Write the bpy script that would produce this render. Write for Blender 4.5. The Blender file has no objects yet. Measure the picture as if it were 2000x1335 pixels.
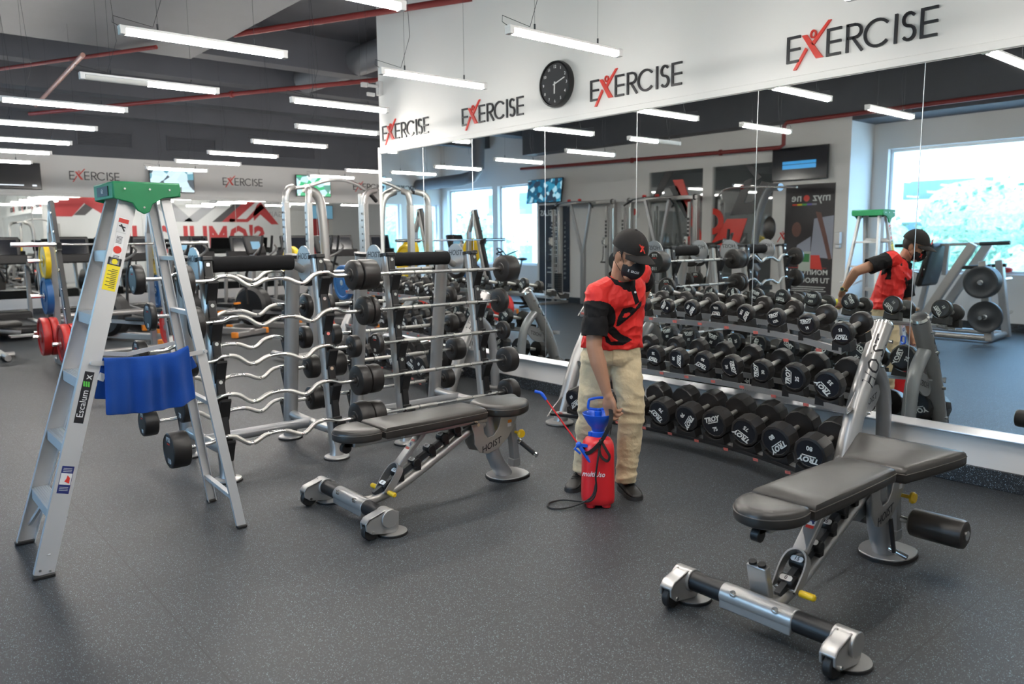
import bpy, bmesh, math, random
from math import sin, cos, pi, radians, sqrt, atan2
from mathutils import Vector, Matrix, Euler
random.seed(7)
V = Vector
scene = bpy.context.scene
col = scene.collection

# ------------------------------------------------------------------ camera
cam_d = bpy.data.cameras.new('camera'); cam = bpy.data.objects.new('camera', cam_d); col.objects.link(cam)
yaw, pitch, roll = .70541641, .13296969, -.00953455
fw = V((sin(yaw)*cos(pitch), cos(yaw)*cos(pitch), -sin(pitch)))
rt = V((cos(yaw), -sin(yaw), 0)); up = rt.cross(fw)
rt, up = rt*cos(roll)+up*sin(roll), up*cos(roll)-rt*sin(roll)
cam.matrix_world = Matrix(((rt.x, up.x, -fw.x, 0), (rt.y, up.y, -fw.y, 0), (rt.z, up.z, -fw.z, 1.5), (0, 0, 0, 1)))
cam_d.sensor_fit = 'HORIZONTAL'; cam_d.sensor_width = 36; cam_d.lens = 1517/2000*36
cam_d.clip_start = .05; cam_d.clip_end = 200
cam_d.dof.use_dof = True; cam_d.dof.focus_distance = 4.3; cam_d.dof.aperture_fstop = 2.8
scene.camera = cam
# ------------------------------------------------------------------ sky, sun, exposure
world = bpy.data.worlds.new('daylight'); scene.world = world; world.use_nodes = True
wn = world.node_tree.nodes; bg = wn['Background']
bg.inputs['Color'].default_value = (.44, .70, 1.0, 1); bg.inputs['Strength'].default_value = 5.2
sun_d = bpy.data.lights.new('sun', 'SUN'); sun = bpy.data.objects.new('sun', sun_d); col.objects.link(sun)
sun_d.energy = 9; sun_d.angle = radians(2); sun_d.color = (1, .96, .9)
sun.rotation_euler = Euler((radians(35), 0, radians(100)))
sun.location = (-8, 0, 12)
scene.view_settings.view_transform = 'Standard'; scene.view_settings.look = 'None'
scene.view_settings.gamma = 1; scene.view_settings.use_curve_mapping = False
scene.view_settings.exposure = 0.9
TUBE_EMIT = 62.0

# ------------------------------------------------------------------ materials
MATS = {}
def mat(name, color, rough=.5, metal=0.0, emit=None, spec=.5, coat=0, bump=None, var=None, alpha=None, sheen=0):
    m = bpy.data.materials.new(name); m.use_nodes = True
    nt = m.node_tree; b = nt.nodes['Principled BSDF']
    c = tuple(color)+(1,) if len(color) == 3 else color
    b.inputs['Base Color'].default_value = c; b.inputs['Roughness'].default_value = rough
    b.inputs['Metallic'].default_value = metal; b.inputs['Specular IOR Level'].default_value = spec
    if coat: b.inputs['Coat Weight'].default_value = coat; b.inputs['Coat Roughness'].default_value = .15
    if sheen: b.inputs['Sheen Weight'].default_value = sheen
    if emit:
        b.inputs['Emission Color'].default_value = tuple(emit[0])+(1,); b.inputs['Emission Strength'].default_value = emit[1]
    tc = nt.nodes.new('ShaderNodeTexCoord')
    if var:   # (scale, amount) colour variation
        n = nt.nodes.new('ShaderNodeTexNoise'); n.inputs['Scale'].default_value = var[0]; n.inputs['Detail'].default_value = 4
        nt.links.new(tc.outputs['Object'], n.inputs['Vector'])
        mx = nt.nodes.new('ShaderNodeMix'); mx.data_type = 'RGBA'
        mx.inputs[6].default_value = tuple(max(0, x*(1-var[1])) for x in c[:3])+(1,)
        mx.inputs[7].default_value = tuple(min(1, x*(1+var[1])) for x in c[:3])+(1,)
        nt.links.new(n.outputs['Fac'], mx.inputs[0]); nt.links.new(mx.outputs[2], b.inputs['Base Color'])
    if bump:  # (scale, strength, distance)
        n = nt.nodes.new('ShaderNodeTexNoise'); n.inputs['Scale'].default_value = bump[0]; n.inputs['Detail'].default_value = 5
        nt.links.new(tc.outputs['Object'], n.inputs['Vector'])
        bp = nt.nodes.new('ShaderNodeBump'); bp.inputs['Strength'].default_value = bump[1]; bp.inputs['Distance'].default_value = bump[2]
        nt.links.new(n.outputs['Fac'], bp.inputs['Height']); nt.links.new(bp.outputs['Normal'], b.inputs['Normal'])
    MATS[name] = m
    return m

WHITE = mat('wall_paint', (.78, .77, .75), .55, bump=(30, .05, .002), var=(1.5, .03))
GREYW = mat('grey_wall', (.50, .50, .50), .6, bump=(30, .05, .002))
CEIL = mat('ceiling_paint', (.085, .09, .105), .7, var=(2.0, .18), bump=(8, .15, .01))
CEIL2 = mat('duct_paint', (.135, .14, .155), .6, var=(1.2, .15), bump=(6, .1, .01))
SOFF = mat('soffit_paint', (.10, .105, .12), .7, var=(2.5, .12))
REDPIPE = mat('pipe_red', (.22, .03, .028), .5, var=(4, .2))
MIRROR = mat('mirror_glass', (.86, .89, .88), .012, 1.0)
ALU = mat('brushed_aluminium', (.66, .66, .66), .42, .45, bump=(90, .06, .001), var=(6, .06))
ALUTRIM = mat('aluminium_trim', (.70, .72, .74), .28, .9)
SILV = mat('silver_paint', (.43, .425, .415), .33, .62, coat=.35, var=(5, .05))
SILVD = mat('dark_silver_paint', (.36, .37, .38), .35, .55, coat=.3)  # slightly darker silver for plates, cross tubes and rear legs
CHROME = mat('chrome', (.86, .86, .84), .18, 1.0)
KNURL = mat('knurled_chrome', (.66, .65, .62), .38, .9, bump=(900, .5, .001))
BLACK = mat('black_plastic', (.010, .010, .011), .42, var=(12, .2))
RUB = mat('black_rubber', (.013, .0125, .0125), .52, bump=(60, .12, .001), var=(10, .2))
URE = mat('black_urethane', (.020, .018, .017), .38, var=(14, .25), bump=(120, .05, .001))
UREF = mat('urethane_face', (.011, .013, .018), .30)
VINYL = mat('black_vinyl', (.030, .027, .024), .36, bump=(260, .12, .001), var=(7, .18), spec=.6)
STITCH = mat('welt_seam', (.10, .09, .08), .5)
FABRICB = mat('black_fabric', (.010, .010, .011), .9, bump=(200, .4, .002), spec=.2)
LABELW = mat('label_white', (.80, .80, .80), .5)
LETW = mat('lettering_white', (.72, .74, .72), .5)
LETK = mat('lettering_black', (.015, .015, .02), .35)
LETR = mat('lettering_red', (.72, .045, .03), .35)
YEL = mat('yellow_plastic', (.88, .56, .01), .38, coat=.3)
YELB = mat('yellow_label', (.92, .74, .02), .45, var=(30, .04))
ORANGE = mat('orange_plastic', (.85, .28, .03), .4)
PLY = mat('plate_yellow', (.80, .55, .01), .38, var=(6, .08))
PLB = mat('plate_blue', (.015, .11, .32), .38, var=(6, .1))
PLR = mat('plate_red', (.55, .03, .025), .36, var=(6, .1))
IRON = mat('grey_iron', (.035, .040, .046), .42, .3)
GREEN = mat('green_plastic', (.01, .22, .08), .42, var=(8, .1))
RED = mat('red_plastic', (.72, .018, .025), .36, coat=.25, var=(5, .06))
BLUE = mat('blue_plastic', (.008, .10, .62), .34, coat=.25)
BLUEL = mat('blue_label', (.02, .03, .16), .4)
TOWEL = mat('blue_towel', (.002, .055, .30), .95, bump=(420, .7, .003), var=(9, .14), sheen=.1)
SHIRT = mat('red_jersey', (.66, .016, .012), .6, bump=(26, .28, .012), var=(7, .06))
SHIRTK = mat('black_jersey', (.0075, .007, .008), .8, bump=(26, .28, .012), spec=.25)
KHAKI = mat('khaki_twill', (.60, .49, .31), .85, bump=(11, .55, .03), var=(6, .07), sheen=.15)
CAPM = mat('black_twill', (.017, .0155, .015), .85, bump=(300, .3, .001), spec=.25)
MASKM = mat('mask_cloth', (.010, .010, .013), .8, bump=(200, .3, .001))
SKIN = mat('skin', (.40, .205, .125), .52, bump=(90, .08, .002), var=(14, .10))
HAIR = mat('hair', (.012, .01, .009), .7)
EYEW = mat('eye_white', (.75, .72, .68), .3)
SHOE = mat('shoe_leather', (.016, .015, .014), .42, bump=(60, .15, .002))
SOLE = mat('shoe_sole', (.03, .03, .03), .7)
GOLD = mat('gold', (.83, .60, .22), .25, 1.0)
STRAP = mat('webbing', (.014, .014, .015), .8, bump=(300, .5, .002))
GLOVE = mat('yellow_cloth', (.75, .72, .06), .8)
BASEB = mat('baseboard_rubber', (.014, .017, .022), .5)
CONC = mat('concrete_light', (.84, .81, .76), .8, var=(.5, .1))
SCR = mat('screen_off', (.01, .012, .018), .15)
SCRB = mat('screen_bar', (.02, .2, .42), .3, emit=((.02, .22, .50), .6))
SCRC = mat('screen_glow', (.1, .2, .3), .3, emit=((.25, .55, .75), .25))
TV2 = mat('screen_white', (.6, .6, .6), .3, emit=((.8, .9, 1), .6))

def speckle(m, base, base2, dens=150):
    nt = m.node_tree; b = nt.nodes['Principled BSDF']
    tc = nt.nodes.new('ShaderNodeTexCoord')
    n = nt.nodes.new('ShaderNodeTexNoise'); n.inputs['Scale'].default_value = 1.3; n.inputs['Detail'].default_value = 6
    nt.links.new(tc.outputs['Object'], n.inputs['Vector'])
    mx = nt.nodes.new('ShaderNodeMix'); mx.data_type = 'RGBA'; mx.inputs[6].default_value = base+(1,); mx.inputs[7].default_value = base2+(1,)
    nt.links.new(n.outputs['Fac'], mx.inputs[0])
    cur = mx.outputs[2]
    for sc, thr, c in ((dens, .17, (.27, .37, .44)), (dens*1.6, .16, (.17, .18, .18)), (dens*.7, .10, (.34, .42, .50))):
        v = nt.nodes.new('ShaderNodeTexVoronoi'); v.inputs['Scale'].default_value = sc
        nt.links.new(tc.outputs['Object'], v.inputs['Vector'])
        # speck where distance < thr * (random of the cell's colour)
        sep = nt.nodes.new('ShaderNodeSeparateColor'); nt.links.new(v.outputs['Color'], sep.inputs[0])
        mu = nt.nodes.new('ShaderNodeMath'); mu.operation = 'MULTIPLY'; mu.inputs[1].default_value = thr*1.8
        po = nt.nodes.new('ShaderNodeMath'); po.operation = 'POWER'; po.inputs[1].default_value = 1.2
        nt.links.new(sep.outputs[0], po.inputs[0]); nt.links.new(po.outputs[0], mu.inputs[0])
        lt = nt.nodes.new('ShaderNodeMath'); lt.operation = 'LESS_THAN'
        nt.links.new(v.outputs['Distance'], lt.inputs[0]); nt.links.new(mu.outputs[0], lt.inputs[1])
        m2 = nt.nodes.new('ShaderNodeMix'); m2.data_type = 'RGBA'; m2.inputs[7].default_value = c+(1,)
        nt.links.new(cur, m2.inputs[6]); nt.links.new(lt.outputs[0], m2.inputs[0]); cur = m2.outputs[2]
    nt.links.new(cur, b.inputs['Base Color'])
    return cur, nt, b, tc
FLOOR = mat('rubber_floor', (.05, .05, .05), .52, spec=.55)
cur, nt, b, tc = speckle(FLOOR, (.0215, .0235, .0265), (.037, .040, .044), 180)
# seams of the 1.22 m tiles
br = nt.nodes.new('ShaderNodeTexBrick'); br.offset = 0; br.inputs['Scale'].default_value = 1
br.inputs['Brick Width'].default_value = 1.22; br.inputs['Row Height'].default_value = 1.22
br.inputs['Mortar Size'].default_value = .0022; br.inputs['Mortar Smooth'].default_value = .1
mp = nt.nodes.new('ShaderNodeMapping'); mp.inputs['Location'].default_value = (.35, .15, 0)
nt.links.new(tc.outputs['Object'], mp.inputs[0]); nt.links.new(mp.outputs[0], br.inputs['Vector'])
m2 = nt.nodes.new('ShaderNodeMix'); m2.data_type = 'RGBA'; m2.inputs[7].default_value = (.018, .018, .019, 1)
nt.links.new(br.outputs['Fac'], m2.inputs[0]); nt.links.new(cur, m2.inputs[6]); nt.links.new(m2.outputs[2], b.inputs['Base Color'])
nn = nt.nodes.new('ShaderNodeTexNoise'); nn.inputs['Scale'].default_value = 350; nn.inputs['Detail'].default_value = 3
nt.links.new(tc.outputs['Object'], nn.inputs['Vector'])
bp = nt.nodes.new('ShaderNodeBump'); bp.inputs['Strength'].default_value = .35; bp.inputs['Distance'].default_value = .002
nt.links.new(nn.outputs['Fac'], bp.inputs['Height']); nt.links.new(bp.outputs['Normal'], b.inputs['Normal'])
speckle(BASEB, (.014, .017, .022), (.018, .022, .028), 130)

def glassy(name, tint, mixf=.10, rough=.02):
    m = bpy.data.materials.new(name); m.use_nodes = True; nt = m.node_tree; nt.nodes.clear()
    o = nt.nodes.new('ShaderNodeOutputMaterial'); t = nt.nodes.new('ShaderNodeBsdfTransparent'); g = nt.nodes.new('ShaderNodeBsdfGlossy')
    t.inputs[0].default_value = tint+(1,); g.inputs['Roughness'].default_value = rough
    x = nt.nodes.new('ShaderNodeMixShader'); x.inputs[0].default_value = mixf
    nt.links.new(t.outputs[0], x.inputs[1]); nt.links.new(g.outputs[0], x.inputs[2]); nt.links.new(x.outputs[0], o.inputs[0])
    return m
PANE = glassy('window_pane', (.84, .92, .97), .07)
DARKPANE = glassy('partition_glass', (.80, .83, .84), .32)
LAMP = mat('lamp_diffuser', (.9, .9, .9), .4, emit=((1.0, .95, .885), TUBE_EMIT))
LAMPOFF = mat('lamp_diffuser_off', (.62, .62, .60), .4)
LEAF = mat('foliage', (.20, .34, .25), .7, var=(9, .85), bump=(6, .8, .15))

# ------------------------------------------------------------------ mesh builder
def frame(d):
    d = V(d).normalized(); a = V((0, 0, 1)) if abs(d.z) < .95 else V((1, 0, 0))
    u = a.cross(d).normalized(); return u, d.cross(u), d
class MB:
    def __init__(s): s.v = []; s.f = []; s.m = []; s.mi = 0
    def add(s, vs, fs):
        o = len(s.v); s.v += [V(x) for x in vs]; s.f += [tuple(i+o for i in f) for f in fs]; s.m += [s.mi]*len(fs); return s
    def box(s, c, d, R=None):
        c = V(c); x, y, z = d[0]/2, d[1]/2, d[2]/2
        vs = [V((a, b, e)) for a in (-x, x) for b in (-y, y) for e in (-z, z)]
        if R is not None: vs = [R @ v for v in vs]
        return s.add([c+v for v in vs], [(0, 1, 3, 2), (4, 6, 7, 5), (0, 4, 5, 1), (2, 3, 7, 6), (0, 2, 6, 4), (1, 5, 7, 3)])
    def bar(s, p0, p1, w, h, upv=(0, 0, 1)):   # rectangular bar; w across, h along upv
        p0, p1 = V(p0), V(p1); d = (p1-p0).normalized(); a = d.cross(V(upv)).normalized(); b = a.cross(d)
        vs = [p+a*(i*w/2)+b*(j*h/2) for p in (p0, p1) for i, j in ((-1, -1), (1, -1), (1, 1), (-1, 1))]
        return s.add(vs, [(3, 2, 1, 0), (4, 5, 6, 7), (0, 1, 5, 4), (1, 2, 6, 5), (2, 3, 7, 6), (3, 0, 4, 7)])
    def rings(s, rr, caps=True, closed=False):
        n = len(rr[0]); vs = [p for r in rr for p in r]; fs = []
        k = len(rr)
        for i in range(k if closed else k-1):
            for j in range(n):
                a, b_ = i*n+j, i*n+(j+1) % n; c, d = ((i+1) % k)*n+(j+1) % n, ((i+1) % k)*n+j
                fs.append((a, b_, c, d))
        if caps and not closed: fs.append(tuple(range(n))[::-1]); fs.append(tuple(range((k-1)*n, k*n)))
        return s.add(vs, fs)
    def cyl(s, p0, p1, r0, r1=None, n=16, caps=True):
        r1 = r0 if r1 is None else r1; p0, p1 = V(p0), V(p1); u, w, d = frame(p1-p0)
        return s.rings([[p+(u*cos(2*pi*j/n)+w*sin(2*pi*j/n))*r for j in range(n)] for p, r in ((p0, r0), (p1, r1))], caps)
    def tube(s, path, r, n=10, closed=False, flat=None):
        P = [V(p) for p in path]; k = len(P); rs = r if isinstance(r, (list, tuple)) else [r]*k
        rr = []; u = None
        for i in range(k):
            a = P[(i-1) % k] if (i or closed) else P[i]; b_ = P[(i+1) % k] if (i < k-1 or closed) else P[i]
            d = (b_-a).normalized()
            if u is None: u, w, _ = frame(d)
            else: u = (u-d*u.dot(d)).normalized()
            w = d.cross(u)
            f2 = flat if flat else 1
            rr.append([P[i]+(u*cos(2*pi*j/n)+w*sin(2*pi*j/n)*f2)*rs[i] for j in range(n)])
        return s.rings(rr, True, closed)
    def lathe(s, prof, o=(0, 0, 0), d=(0, 0, 1), n=24):   # prof [(r,h)]
        o = V(o); u, w, d = frame(d)
        return s.rings([[o+d*h+(u*cos(2*pi*j/n)+w*sin(2*pi*j/n))*max(r, 1e-4) for j in range(n)] for r, h in prof], True)
    def prism(s, poly, o, a, b, t):   # poly in plane (a,b) at o, extruded by vector t
        o, a, b, t = V(o), V(a), V(b), V(t); n = len(poly)
        lo = [o+a*x+b*y for x, y in poly]; vs = lo+[p+t for p in lo]
        fs = [tuple(range(n))[::-1], tuple(range(n, 2*n))]+[(i, (i+1) % n, n+(i+1) % n, n+i) for i in range(n)]
        return s.add(vs, fs)
    def ell(s, c, r, R=None, n=16, m=10):
        c = V(c); rr = []
        for i in range(m+1):
            t = pi*i/m; q = []
            for j in range(n):
                p = V((r[0]*max(sin(t), 1e-3)*cos(2*pi*j/n), r[1]*max(sin(t), 1e-3)*sin(2*pi*j/n), -r[2]*cos(t)))
                q.append(c+(R @ p if R is not None else p))
            rr.append(q)
        return s.rings(rr, True)
    def text(s, st, o, a, b, size, depth=.001, bold=0, shear=0, align='CENTER'):
        o, a, b = V(o), V(a).normalized(), V(b).normalized(); c = a.cross(b)
        vs, fs = text_geo(st, bold, shear, align)
        return s.add([o+a*(x*size)+b*(y*size)+c*(depth*z) for x, y, z in vs], fs)
    def build(s, name, m, parent=None, bevel=0, world=False, smooth=True, at=None, ang=35, seg=2):
        me = bpy.data.meshes.new(name)
        vs = s.v
        if world and parent is not None:
            p = parent; Mx = Matrix.Identity(4)
            while p is not None: Mx = Matrix.LocRotScale(p.location, p.rotation_euler, p.scale) @ Mx; p = p.parent
            inv = Mx.inverted(); vs = [inv @ v for v in vs]
        if at is not None: vs = [v-V(at) for v in vs]
        me.from_pydata([tuple(v) for v in vs], [], s.f)
        ms = m if isinstance(m, (list, tuple)) else [m]
        for x in ms: me.materials.append(x)
        if len(ms) > 1: me.polygons.foreach_set('material_index', s.m)
        me.validate(); me.update()
        bm = bmesh.new(); bm.from_mesh(me); bmesh.ops.recalc_face_normals(bm, faces=bm.faces); bm.to_mesh(me); bm.free()
        if smooth:
            me.polygons.foreach_set('use_smooth', [True]*len(me.polygons)); me.set_sharp_from_angle(angle=radians(ang))
        o = bpy.data.objects.new(name, me); col.objects.link(o)
        if at is not None: o.location = at
        if parent is not None: o.parent = parent
        if bevel:
            bv = o.modifiers.new('bevel', 'BEVEL'); bv.width = bevel; bv.segments = seg; bv.limit_method = 'ANGLE'; bv.angle_limit = radians(40)
            bv.harden_normals = False
        return o
_tg = {}
def text_geo(st, bold, shear, align):
    k = (st, bold, shear, align)
    if k in _tg: return _tg[k]
    c = bpy.data.curves.new('t', 'FONT'); c.body = st; c.size = 1; c.align_x = align; c.align_y = 'CENTER'
    c.offset = bold; c.shear = shear; c.extrude = .5; c.resolution_u = 2
    o = bpy.data.objects.new('t', c); col.objects.link(o); bpy.context.view_layer.update()
    me = o.to_mesh(); vs = [(v.co.x, v.co.y, v.co.z) for v in me.vertices]; fs = [tuple(p.vertices) for p in me.polygons]
    o.to_mesh_clear(); bpy.data.objects.remove(o); bpy.data.curves.remove(c)
    _tg[k] = (vs, fs); return _tg[k]

def thing(name, label, cat, loc=(0, 0, 0), rotz=0, group=None):
    o = bpy.data.objects.new(name, None); col.objects.link(o); o.location = loc; o.rotation_euler = (0, 0, rotz)
    o.empty_display_size = .1; o['label'] = label; o['category'] = cat
    if group: o['group'] = group
    return o
def tag(o, label, cat, group=None):
    o['label'] = label; o['category'] = cat
    if group: o['group'] = group
    return o
def struct(o): o['kind'] = 'structure'; return o
def S(name, m, *boxes, bevel=0):
    b = MB()
    for lo, hi in boxes: b.box([(p+q)/2 for p, q in zip(lo, hi)], [abs(q-p) for p, q in zip(lo, hi)])
    return struct(b.build(name, m, bevel=bevel))
def copy_tree(o, parent=None):
    c = o.copy(); col.objects.link(c)
    if parent is not None: c.parent = parent
    for ch in list(o.children): copy_tree(ch, c)
    return c
X, Y_, Z_ = V((1, 0, 0)), V((0, 1, 0)), V((0, 0, 1))

# ------------------------------------------------------------------ logo of the wall signs: unit cap height, 5.6 wide
def stroke(b, pts, t, o, ax, ay, n):
    for p, q in zip(pts[:-1], pts[1:]):
        p, q = V((p[0], p[1], 0)), V((q[0], q[1], 0)); d = (q-p).normalized(); s_ = V((-d.y, d.x, 0))*(t/2)
        e = t*.10; P = [p-d*e+s_, q+d*e+s_, q+d*e-s_, p-d*e-s_] if len(pts) > 6 else [p+s_, q+s_, q-s_, p-s_]
        b.prism([(v.x, v.y) for v in P], o, ax, ay, n)
def arc(cx, cy, rx, ry, a0, a1, k=14): return [(cx+rx*cos(radians(a0+(a1-a0)*i/k)), cy+ry*sin(radians(a0+(a1-a0)*i/k))) for i in range(k+1)]
def logo_letters(b, o, ax, ay, n, t=.100):
    def E(x, w=.52):
        stroke(b, [(x+t/2, 0), (x+t/2, 1)], t, o, ax, ay, n)
        for y in (t/2, .5, 1-t/2): stroke(b, [(x+t, y), (x+w, y)], t, o, ax, ay, n)
    E(0, .55); E(1.62, .56)
    stroke(b, [(2.42, 0), (2.42, 1)], t, o, ax, ay, n)
    stroke(b, [(2.42, 1-t/2), (2.70, 1-t/2)]+arc(2.70, .72, .225, .222, 90, -90, 10)+[(2.42, .5)], t, o, ax, ay, n)
    stroke(b, [(2.62, .5), (2.98, 0)], t, o, ax, ay, n)
    stroke(b, arc(3.52, .5, .45, .45, 42, 318, 22), t, o, ax, ay, n)
    stroke(b, [(4.16, 0), (4.16, 1)], t, o, ax, ay, n)
    stroke(b, arc(4.60, .73, .19, .215, 35, 270, 12)+arc(4.60, .28, .20, .23, 90, -145, 12), t, o, ax, ay, n)
    E(4.98, .56)
def logo_figure(b, o, ax, ay, n):
    b.prism([(.30, -.28), (.42, -.28), (.86, .40), (.78, .49)], o, ax, ay, n)
    b.prism([(.62, .95), (.82, .95), (1.50, .02), (1.22, .02)], o, ax, ay, n)
    b.prism([(1.02, .62), (1.10, .50), (1.78, 1.32), (1.66, 1.32)], o, ax, ay, n)
    a = arc(1.08, .93, .10, .13, 0, 360, 14); stroke(b, a, .06, o, ax, ay, n)
def wall_sign(name, label, o, ax, ay, n, h, g):
    t = thing(name, label, 'sign', o, 0, g)
    b = MB(); logo_letters(b, o, V(ax)*h, V(ay)*h, V(n)); b.build('lettering', LETK, t, world=True, smooth=False)
    b = MB(); logo_figure(b, o, V(ax)*h, V(ay)*h, V(n)); f = b.build('running_figure', LETR, t, world=True, smooth=False); f['label'] = 'red running figure standing in for the letter X'
    return t
# ================================================================== the room
DX = 5.05      # mirror plane
S('floor', FLOOR, ((-3.9, -3.2, -.1), (17.2, 19.3, 0)))
YS = 8.37
# right wall (behind the mirrors) and its end
S('wall_right', WHITE, ((DX+.008, -3, 0), (DX+.22, YS, 4.3)))
S('trim_1', WHITE, ((DX-.012, -3, 2.525), (DX+.02, YS+.006, 2.575)), bevel=.004)
S('trim_2', WHITE, ((DX-.02, YS-.002, .30), (DX+.225, YS+.012, 2.60)), bevel=.004)
b = MB(); b.prism([(0, 0), (-.045, .0), (-.045, .012), (-.012, .05), (0, .05)], (DX+.008, -3, .30), X, Z_, (0, YS+3, 0)); struct(b.build('trim_3', ALUTRIM, bevel=.003))
S('baseboard_right', BASEB, ((DX-.012, -3, 0), (DX+.02, YS+.01, .115)), bevel=.004)
seams = [8.37, 7.443, 6.538, 5.429, 4.317, 3.199, 2.069, .95, -.17]
ords = ['first', 'second', 'third', 'fourth', 'fifth', 'sixth', 'seventh', 'eighth', 'ninth', 'tenth']
for i in range(8):
    b = MB(); y0, y1 = seams[i+1]+.0012, seams[i]-.0012
    b.box((DX+.003, (y0+y1)/2, (.35+2.52)/2), (.006, y1-y0, 2.17))
    tag(b.build('wall_mirror', MIRROR, smooth=False, at=(DX+.003, (y0+y1)/2, .35)),
        'tall frameless mirror panel under the sign wall, %s from its far end' % ords[i], 'mirror', 'mirror panels of the sign wall')
b = MB()
for y in seams[1:8]: b.cyl((DX-.001, y, .35), (DX-.001, y, 2.52), .0022, n=6)
struct(b.build('trim_4', ALUTRIM))
b = MB()
b.box((DX-.008, YS-.05, 1.45), (.02, .02, .03))
# mural wall (back side of the sign wall, seen in the far mirrors)
S('wall_back', WHITE, ((DX+.22, YS-.13, 0), (17.2, YS, 4.3)))
# far wall
YF = 19.0
S('wall_far', WHITE, ((-3.9, YF, 0), (-3.3, YF+.2, 4.3)), ((-3.3, YF, 0), (-.2, YF+.2, .95)), ((-3.3, YF, 2.48), (-.2, YF+.2, 4.3)),
  ((-.2, YF, 0), (17.2, YF+.2, 3.33)), ((-2.2, YF, .95), (-2.0, YF+.2, 2.48)))
S('ceiling_drop_far', SOFF, ((-.2, YF-.02, 3.33), (17.2, YF+.2, 4.3)))
bpy.data.objects['ceiling_drop_far'].name = 'trim_5'
S('trim_6', WHITE, ((.4, YF-.05, 2.47), (17.2, YF+.01, 2.53)), bevel=.006)
S('baseboard_far', BASEB, ((-3.4, YF-.015, 0), (17.2, YF+.01, .12)))
for i in range(7):
    x0 = .9+i*2.15
    b = MB(); b.box((x0+1.07, YF-.006, 1.4), (2.14, .008, 2.12))
    tag(b.build('wall_mirror', MIRROR, smooth=False, at=(x0+1.07, YF-.006, .34)),
        'mirror panel on the far wall behind the cardio machines, %s from the left' % ords[i], 'mirror', 'mirror panels of the far wall')
for i, (xa, xb) in enumerate(((4.0, 5.1), (5.85, 6.95), (8.4, 9.5))):
    t = thing('ceiling_vent', 'dark slatted air grille high on the far soffit, %s from the left' % ords[i], 'vent', ((xa+xb)/2, YF-.03, 3.72), 0, 'air grilles on the far soffit')
    f = MB()
    for z in (-.15, .15): f.box((0, 0, z), (xb-xa, .03, .03))
    for s_ in (-1, 1): f.box((s_*(xb-xa)/2, 0, 0), (.03, .03, .33))
    f.build('frame', SOFF, t)
    f = MB()
    for k in range(9): f.box((0, .005, -.13+k*.0325), (xb-xa-.03, .02, .006), Matrix.Rotation(.6, 3, 'X'))
    f.build('slats', CEIL, t)
# left side: windows recessed at both ends, partition wall between
XW, XP = -3.4, -2.6
S('wall_left', WHITE, ((XW-.3, 18.7, 0), (XW, 19.2, 4.3)), ((XW-.3, 13.95, 0), (XW, 18.7, .80)), ((XW-.3, 13.95, 2.88), (XW, 18.7, 4.3)),
  ((XW-.3, 16.4, .8), (XW, 16.62, 2.88)), ((XW-.3, 13.95, .8), (XW, 14.5, 2.88)),
  ((XW-.3, 6.05, 0), (XW, 6.3, 4.3)), ((XW-.3, 1.4, 0), (XW, 6.05, .87)), ((XW-.3, 1.4, 2.92), (XW, 6.05, 4.3)), ((XW-.3, -3, 0), (XW, 1.4, 4.3)))
S('wall_partition', WHITE, ((XW-.3, 6.3, 0), (XP, 7.69, 4.3)), ((XW-.3, 10.52, 0), (XP, 13.95, 4.3)), ((XW-.3, 7.69, 2.80), (XP, 10.52, 4.3)), ((XW-.3, 7.69, 0), (XP, 10.52, .15)),
  ((XP-.1, 8.98, .15), (XP, 9.20, 2.80)), ((XW-.3, 7.69, .15), (XW, 10.52, 2.8)))
bpy.data.objects['wall_partition'].name = 'wall_side'
S('baseboard_left', BASEB, ((XW-.01, -3, 0), (XW+.015, 6.3, .13)), ((XP-.01, 6.3, 0), (XP+.015, 13.95, .13)), ((XW, 13.95, 0), (XW+.015, 19, .13)))
S('wall_rear', WHITE, ((-3.9, -3.2, 0), (5.3, -3, 4.3)))
S('wall_east', WHITE, ((17, 8.3, 0), (17.2, 19.2, 4.3)))
# window frames and panes
def window(n, x, y0, y1, z0, z1, axis='x', muls=()):
    f = MB()
    def bar(a0, a1, c0, c1):
        if axis == 'x': f.box((x-.15, (a0+a1)/2, (c0+c1)/2), (.07, a1-a0, c1-c0))
        else: f.box(((a0+a1)/2, x+.15, (c0+c1)/2), (a1-a0, .07, c1-c0))
    bar(y0, y1, z0, z0+.05); bar(y0, y1, z1-.05, z1); bar(y0, y0+.05, z0+.05, z1-.05); bar(y1-.05, y1, z0+.05, z1-.05)
    for m_ in muls: bar(m_-.03, m_+.03, z0+.05, z1-.05)
    o = struct(f.build('window_%d' % n, ALUTRIM, bevel=.004))
    p = MB()
    if axis == 'x': p.box((x-.15, (y0+y1)/2, (z0+z1)/2), (.008, y1-y0-.1, z1-z0-.1))
    else: p.box(((y0+y1)/2, x+.15, (z0+z1)/2), (y1-y0-.1, .008, z1-z0-.1))
    p.build('pane', PANE, o, smooth=False)
window(1, XW, 1.4, 6.05, .87, 2.92, 'x')
window(2, XW, 14.5, 16.4, .80, 2.88, 'x')
window(3, XW, 16.62, 18.7, .80, 2.88, 'x')
window(4, YF, -3.3, -2.2, .95, 2.48, 'y'); window(5, YF, -2.0, -.2, .95, 2.48, 'y')
# glazed partition panes
for i, (a, c) in enumerate(((7.69, 8.98), (9.20, 10.52))):
    p = MB(); p.box((XP-.05, (a+c)/2, 1.475), (.01, c-a, 2.65))
    struct(p.build('window_%d' % (6+i), DARKPANE, smooth=False))
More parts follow.
